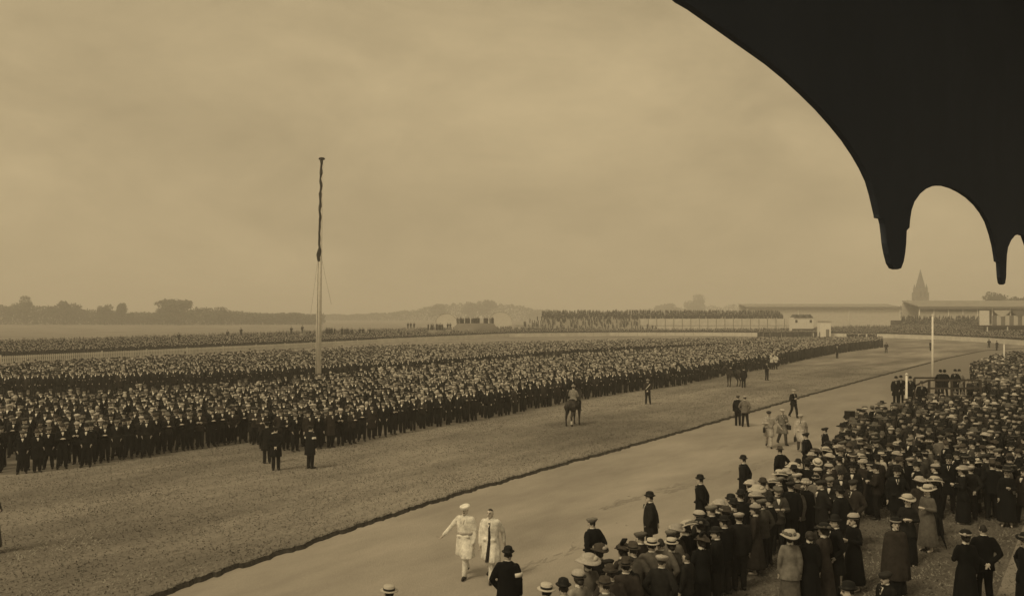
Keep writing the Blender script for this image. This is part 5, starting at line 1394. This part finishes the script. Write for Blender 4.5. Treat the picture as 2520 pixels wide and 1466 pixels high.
def mound(px0, px1, Y, top, n, label, lab2, d=5):
    x0, x1 = xat(px0, Y), xat(px1, Y); zt = max(.3, zat(top, Y) - 1.75); w = x1 - x0
    g = G(); g.rings([[Vector(((x0 + x1) / 2 + (w / 2 * k) * math.cos(2 * math.pi * i / 24), Y + d * k * math.sin(2 * math.pi * i / 24), z)) for i in range(24)] for k, z in ((1.5, -.05), (1.25, zt * .6), (1.02, zt), (.3, zt + .08))])
    o = link('mound', g.mesh('mound', ['field'])); o['kind'] = 'structure'
    p = [(x0 + w * random.random(), Y + random.uniform(-d * .5, d * .5), zt + .03) for _ in range(n)]; p = [(x, y, z) for x, y, z in p if mnoise.noise(Vector((x * .5, 3, px0))) > -.35]
    mass('mound_crowd', p, LF, 10, lab2, PI)
mound(1126, 1214, 262, 781, 62, '', 'dark knot of people crowded on top of the mound near the picture middle')
mound(1055, 1092, 235, 796, 15, '', 'small knot of people left of the crowded mound')
mound(806, 855, 205, 806, 17, '', 'dark knot of people on the rise right of the flagpole')
sg = 'figures standing out on the rise behind the fence crowd'
for px, py, Y, lb in ((593, 806, 190, 'lone figure on the rise left of the flagpole'), (560, 812, 185, 'small dark figure left of the lone one on the rise'), (440, 818, 165, 'leftmost lone figure above the fence crowd'), (717, 803, 200, 'figure standing on the rise nearest left of the flagpole'), (744, 800, 200, 'dark figure close left of the flagpole on the rise'),
        (885, 806, 212, 'figure in the small gap right of the dark knot on the rise'), (893, 806, 212, 'right of two figures beside the dark knot on the rise'), (911, 807, 215, 'lone figure farthest right of the dark knot on the rise'), (866, 807, 208, 'figure at the right edge of the dark knot on the rise'),
        (1004, 793, 250, 'left of three small figures above the fence crowd'), (1011, 793, 250, 'middle of three small figures above the fence crowd'), (1019, 793, 250, 'right of three small figures above the fence crowd'), (1102, 794, 245, 'figure between the small knot and the crowded mound'), (1108, 794, 245, 'right figure between the small knot and the crowded mound')):
    z = zat(py, Y) - 1.76; person('o_down', xat(px, Y), Y, 0, 'bowler', 'black', 'black', lb, None, z=max(0, z), lod=1)
    PEOPLE[-1]['o']['group'] = sg
    if z > .15:
        g = G(); g.lathe([(1.6, -.05), (.9, z * .7), (.5, z - .01), (.02, z - .005)], 12); m_ = link('mound', g.mesh('mound', ['field'])); m_.location = (xat(px, Y), Y, 0); m_['kind'] = 'structure'
# knots of people in the gap before the far fence
gg_ = 'men standing in the gap between crowd and fence'
for k, (px, py) in enumerate([(909, 846), (916, 845), (923, 846), (931, 847), (951, 856), (959, 857), (967, 856), (983, 844), (990, 844), (997, 843), (1004, 843)]):
    X, Y = at_head(px, py, 1.76, TZ); person('m_down', X, Y, 10, 'cap_pale' if k % 2 else 'cap_dark', 'black', 'black', '%s man of the %s in the gap right of the flagpole' % (['leftmost', 'second', 'third', 'rightmost', 'left', 'middle', 'right', 'leftmost', 'second', 'third', 'rightmost'][k], ('left knot', 'half-hidden middle trio', 'upright right-hand row')[0 if k < 4 else 1 if k < 7 else 2]), gg_ + (' left', ' middle', ' right')[0 if k < 4 else 1 if k < 7 else 2], z=TZ, lod=1)
# dark ranks by the far fence at the end of the course
p = [(xat(random.uniform(1865, 2018), 1) * Y, Y, TZ) for Y in [random.uniform(248, 260) for _ in range(240)]]
mass('far_rank', p, LF, 15, 'dark rank of people before the white fence under the white pavilion', PI)
p = [(xat(random.uniform(2085, 2160), 1) * Y, Y, TZ) for Y in [random.uniform(215, 232) for _ in range(50)]]
mass('far_rank', p, LF, 15, 'loose dark group before the white fence beyond the crowd end', PI)

# ------------------------------------------------------------------ labels for the people built in loops
SH = {'black': 'black', 'charcoal': 'charcoal', 'brown': 'brown', 'grey': 'grey', 'tweed': 'tweed', 'fawn': 'fawn', 'pale': 'pale', 'white': 'white'}
CK = {'jacket': 'jacket', 'overcoat': 'overcoat', 'longcoat': 'long coat', 'stout': 'coat', 'wcoat': 'long coat', 'wjacket': 'jacket', 'cape': 'cape'}
ORD = ['leftmost', 'second-left', 'third-left', 'fourth-left', 'fifth-left', 'sixth-left']
def where(p):
    if p['group'] and 'infield' in p['group']:
        for lim, w in ((70, 'at far left of infield front'), (170, 'in infield front near left edge'), (330, 'in left quarter of infield front'), (520, 'left of the sideways armband man'), (640, 'beside the sideways armband man'), (790, 'behind the armband men'), (960, 'in front row right of flagpole'), (1180, 'in front row toward picture middle'), (3000, 'in front row near ridden horse')):
            if p['px'] < lim: return w
    d = p['X'] - np.interp(p['Y'], RX, RV)
    row = 'railside' if d < .9 else 'second-row' if d < 2.0 else 'mid-enclosure' if d < 5 else 'far-side'
    lm = min(((abs(p['px'] - x) + abs(p['py'] - y), n) for x, y, n in ((2231, 960, 'the short white post'), (2310, 960, 'the platform'), (2091, 1020, 'the black box camera'), (1951, 1139, 'the hugest white hat'), (1862, 1194, 'the broad pale hat'), (1752, 1250, 'the leaning flat cap'), (1626, 1330, 'the creased tweed coat'), (1447, 1370, 'the lowest big hat'), (2168, 1120, 'the pale scarf'), (2207, 1150, 'the moustached bowler'), (2290, 1180, 'the fawn-brown coat'), (2420, 1130, 'the right-hand knot'), (2480, 1040, 'the right edge'), (2380, 1020, 'the platform right end'), (2250, 1060, 'the straw hats'))))[1]
    return row + ' near ' + lm
buckets = {}
for p in PEOPLE:
    if p['label']: p['o']['label'] = p['label']; continue
    hw = HATWORD[p['hat']]
    base = '%s in %s and %s %s' % ('man' if p['sex'] == 'm' else 'woman', hw, SH[p['coat']], CK[p['ck']])
    buckets.setdefault((base, where(p)), []).append(p)
for (base, wh), ps in buckets.items():
    ps.sort(key=lambda q: q['px'])
    for i, q in enumerate(ps):
        lb = base + ' ' + wh
        if 1 < len(ps) <= 6: lb = ORD[i] + ' ' + lb
        q['o']['label'] = lb
        q['o']['group'] = q['group'] if len(ps) <= 6 else q['group'] + ' ' + wh

# ------------------------------------------------------------------ haze over the whole course
hm = bpy.data.materials.new('haze'); hm.use_nodes = True
t = hm.node_tree
for n in list(t.nodes): t.nodes.remove(n)
ou = t.nodes.new('ShaderNodeOutputMaterial'); pv = t.nodes.new('ShaderNodeVolumePrincipled')
pv.inputs['Color'].default_value = (0.97, 0.96, 0.95, 1); pv.inputs['Density'].default_value = 0.00125
t.links.new(pv.outputs[0], ou.inputs['Volume']); MATS['haze'] = hm
g = G(); g.box((0, 1965, 25.5), (7800, 4150, 53)); o = link('haze', g.mesh('haze', ['haze'], False)); o['kind'] = 'stuff'; o['label'] = 'pale morning haze hanging over the racecourse'; o['category'] = 'haze'
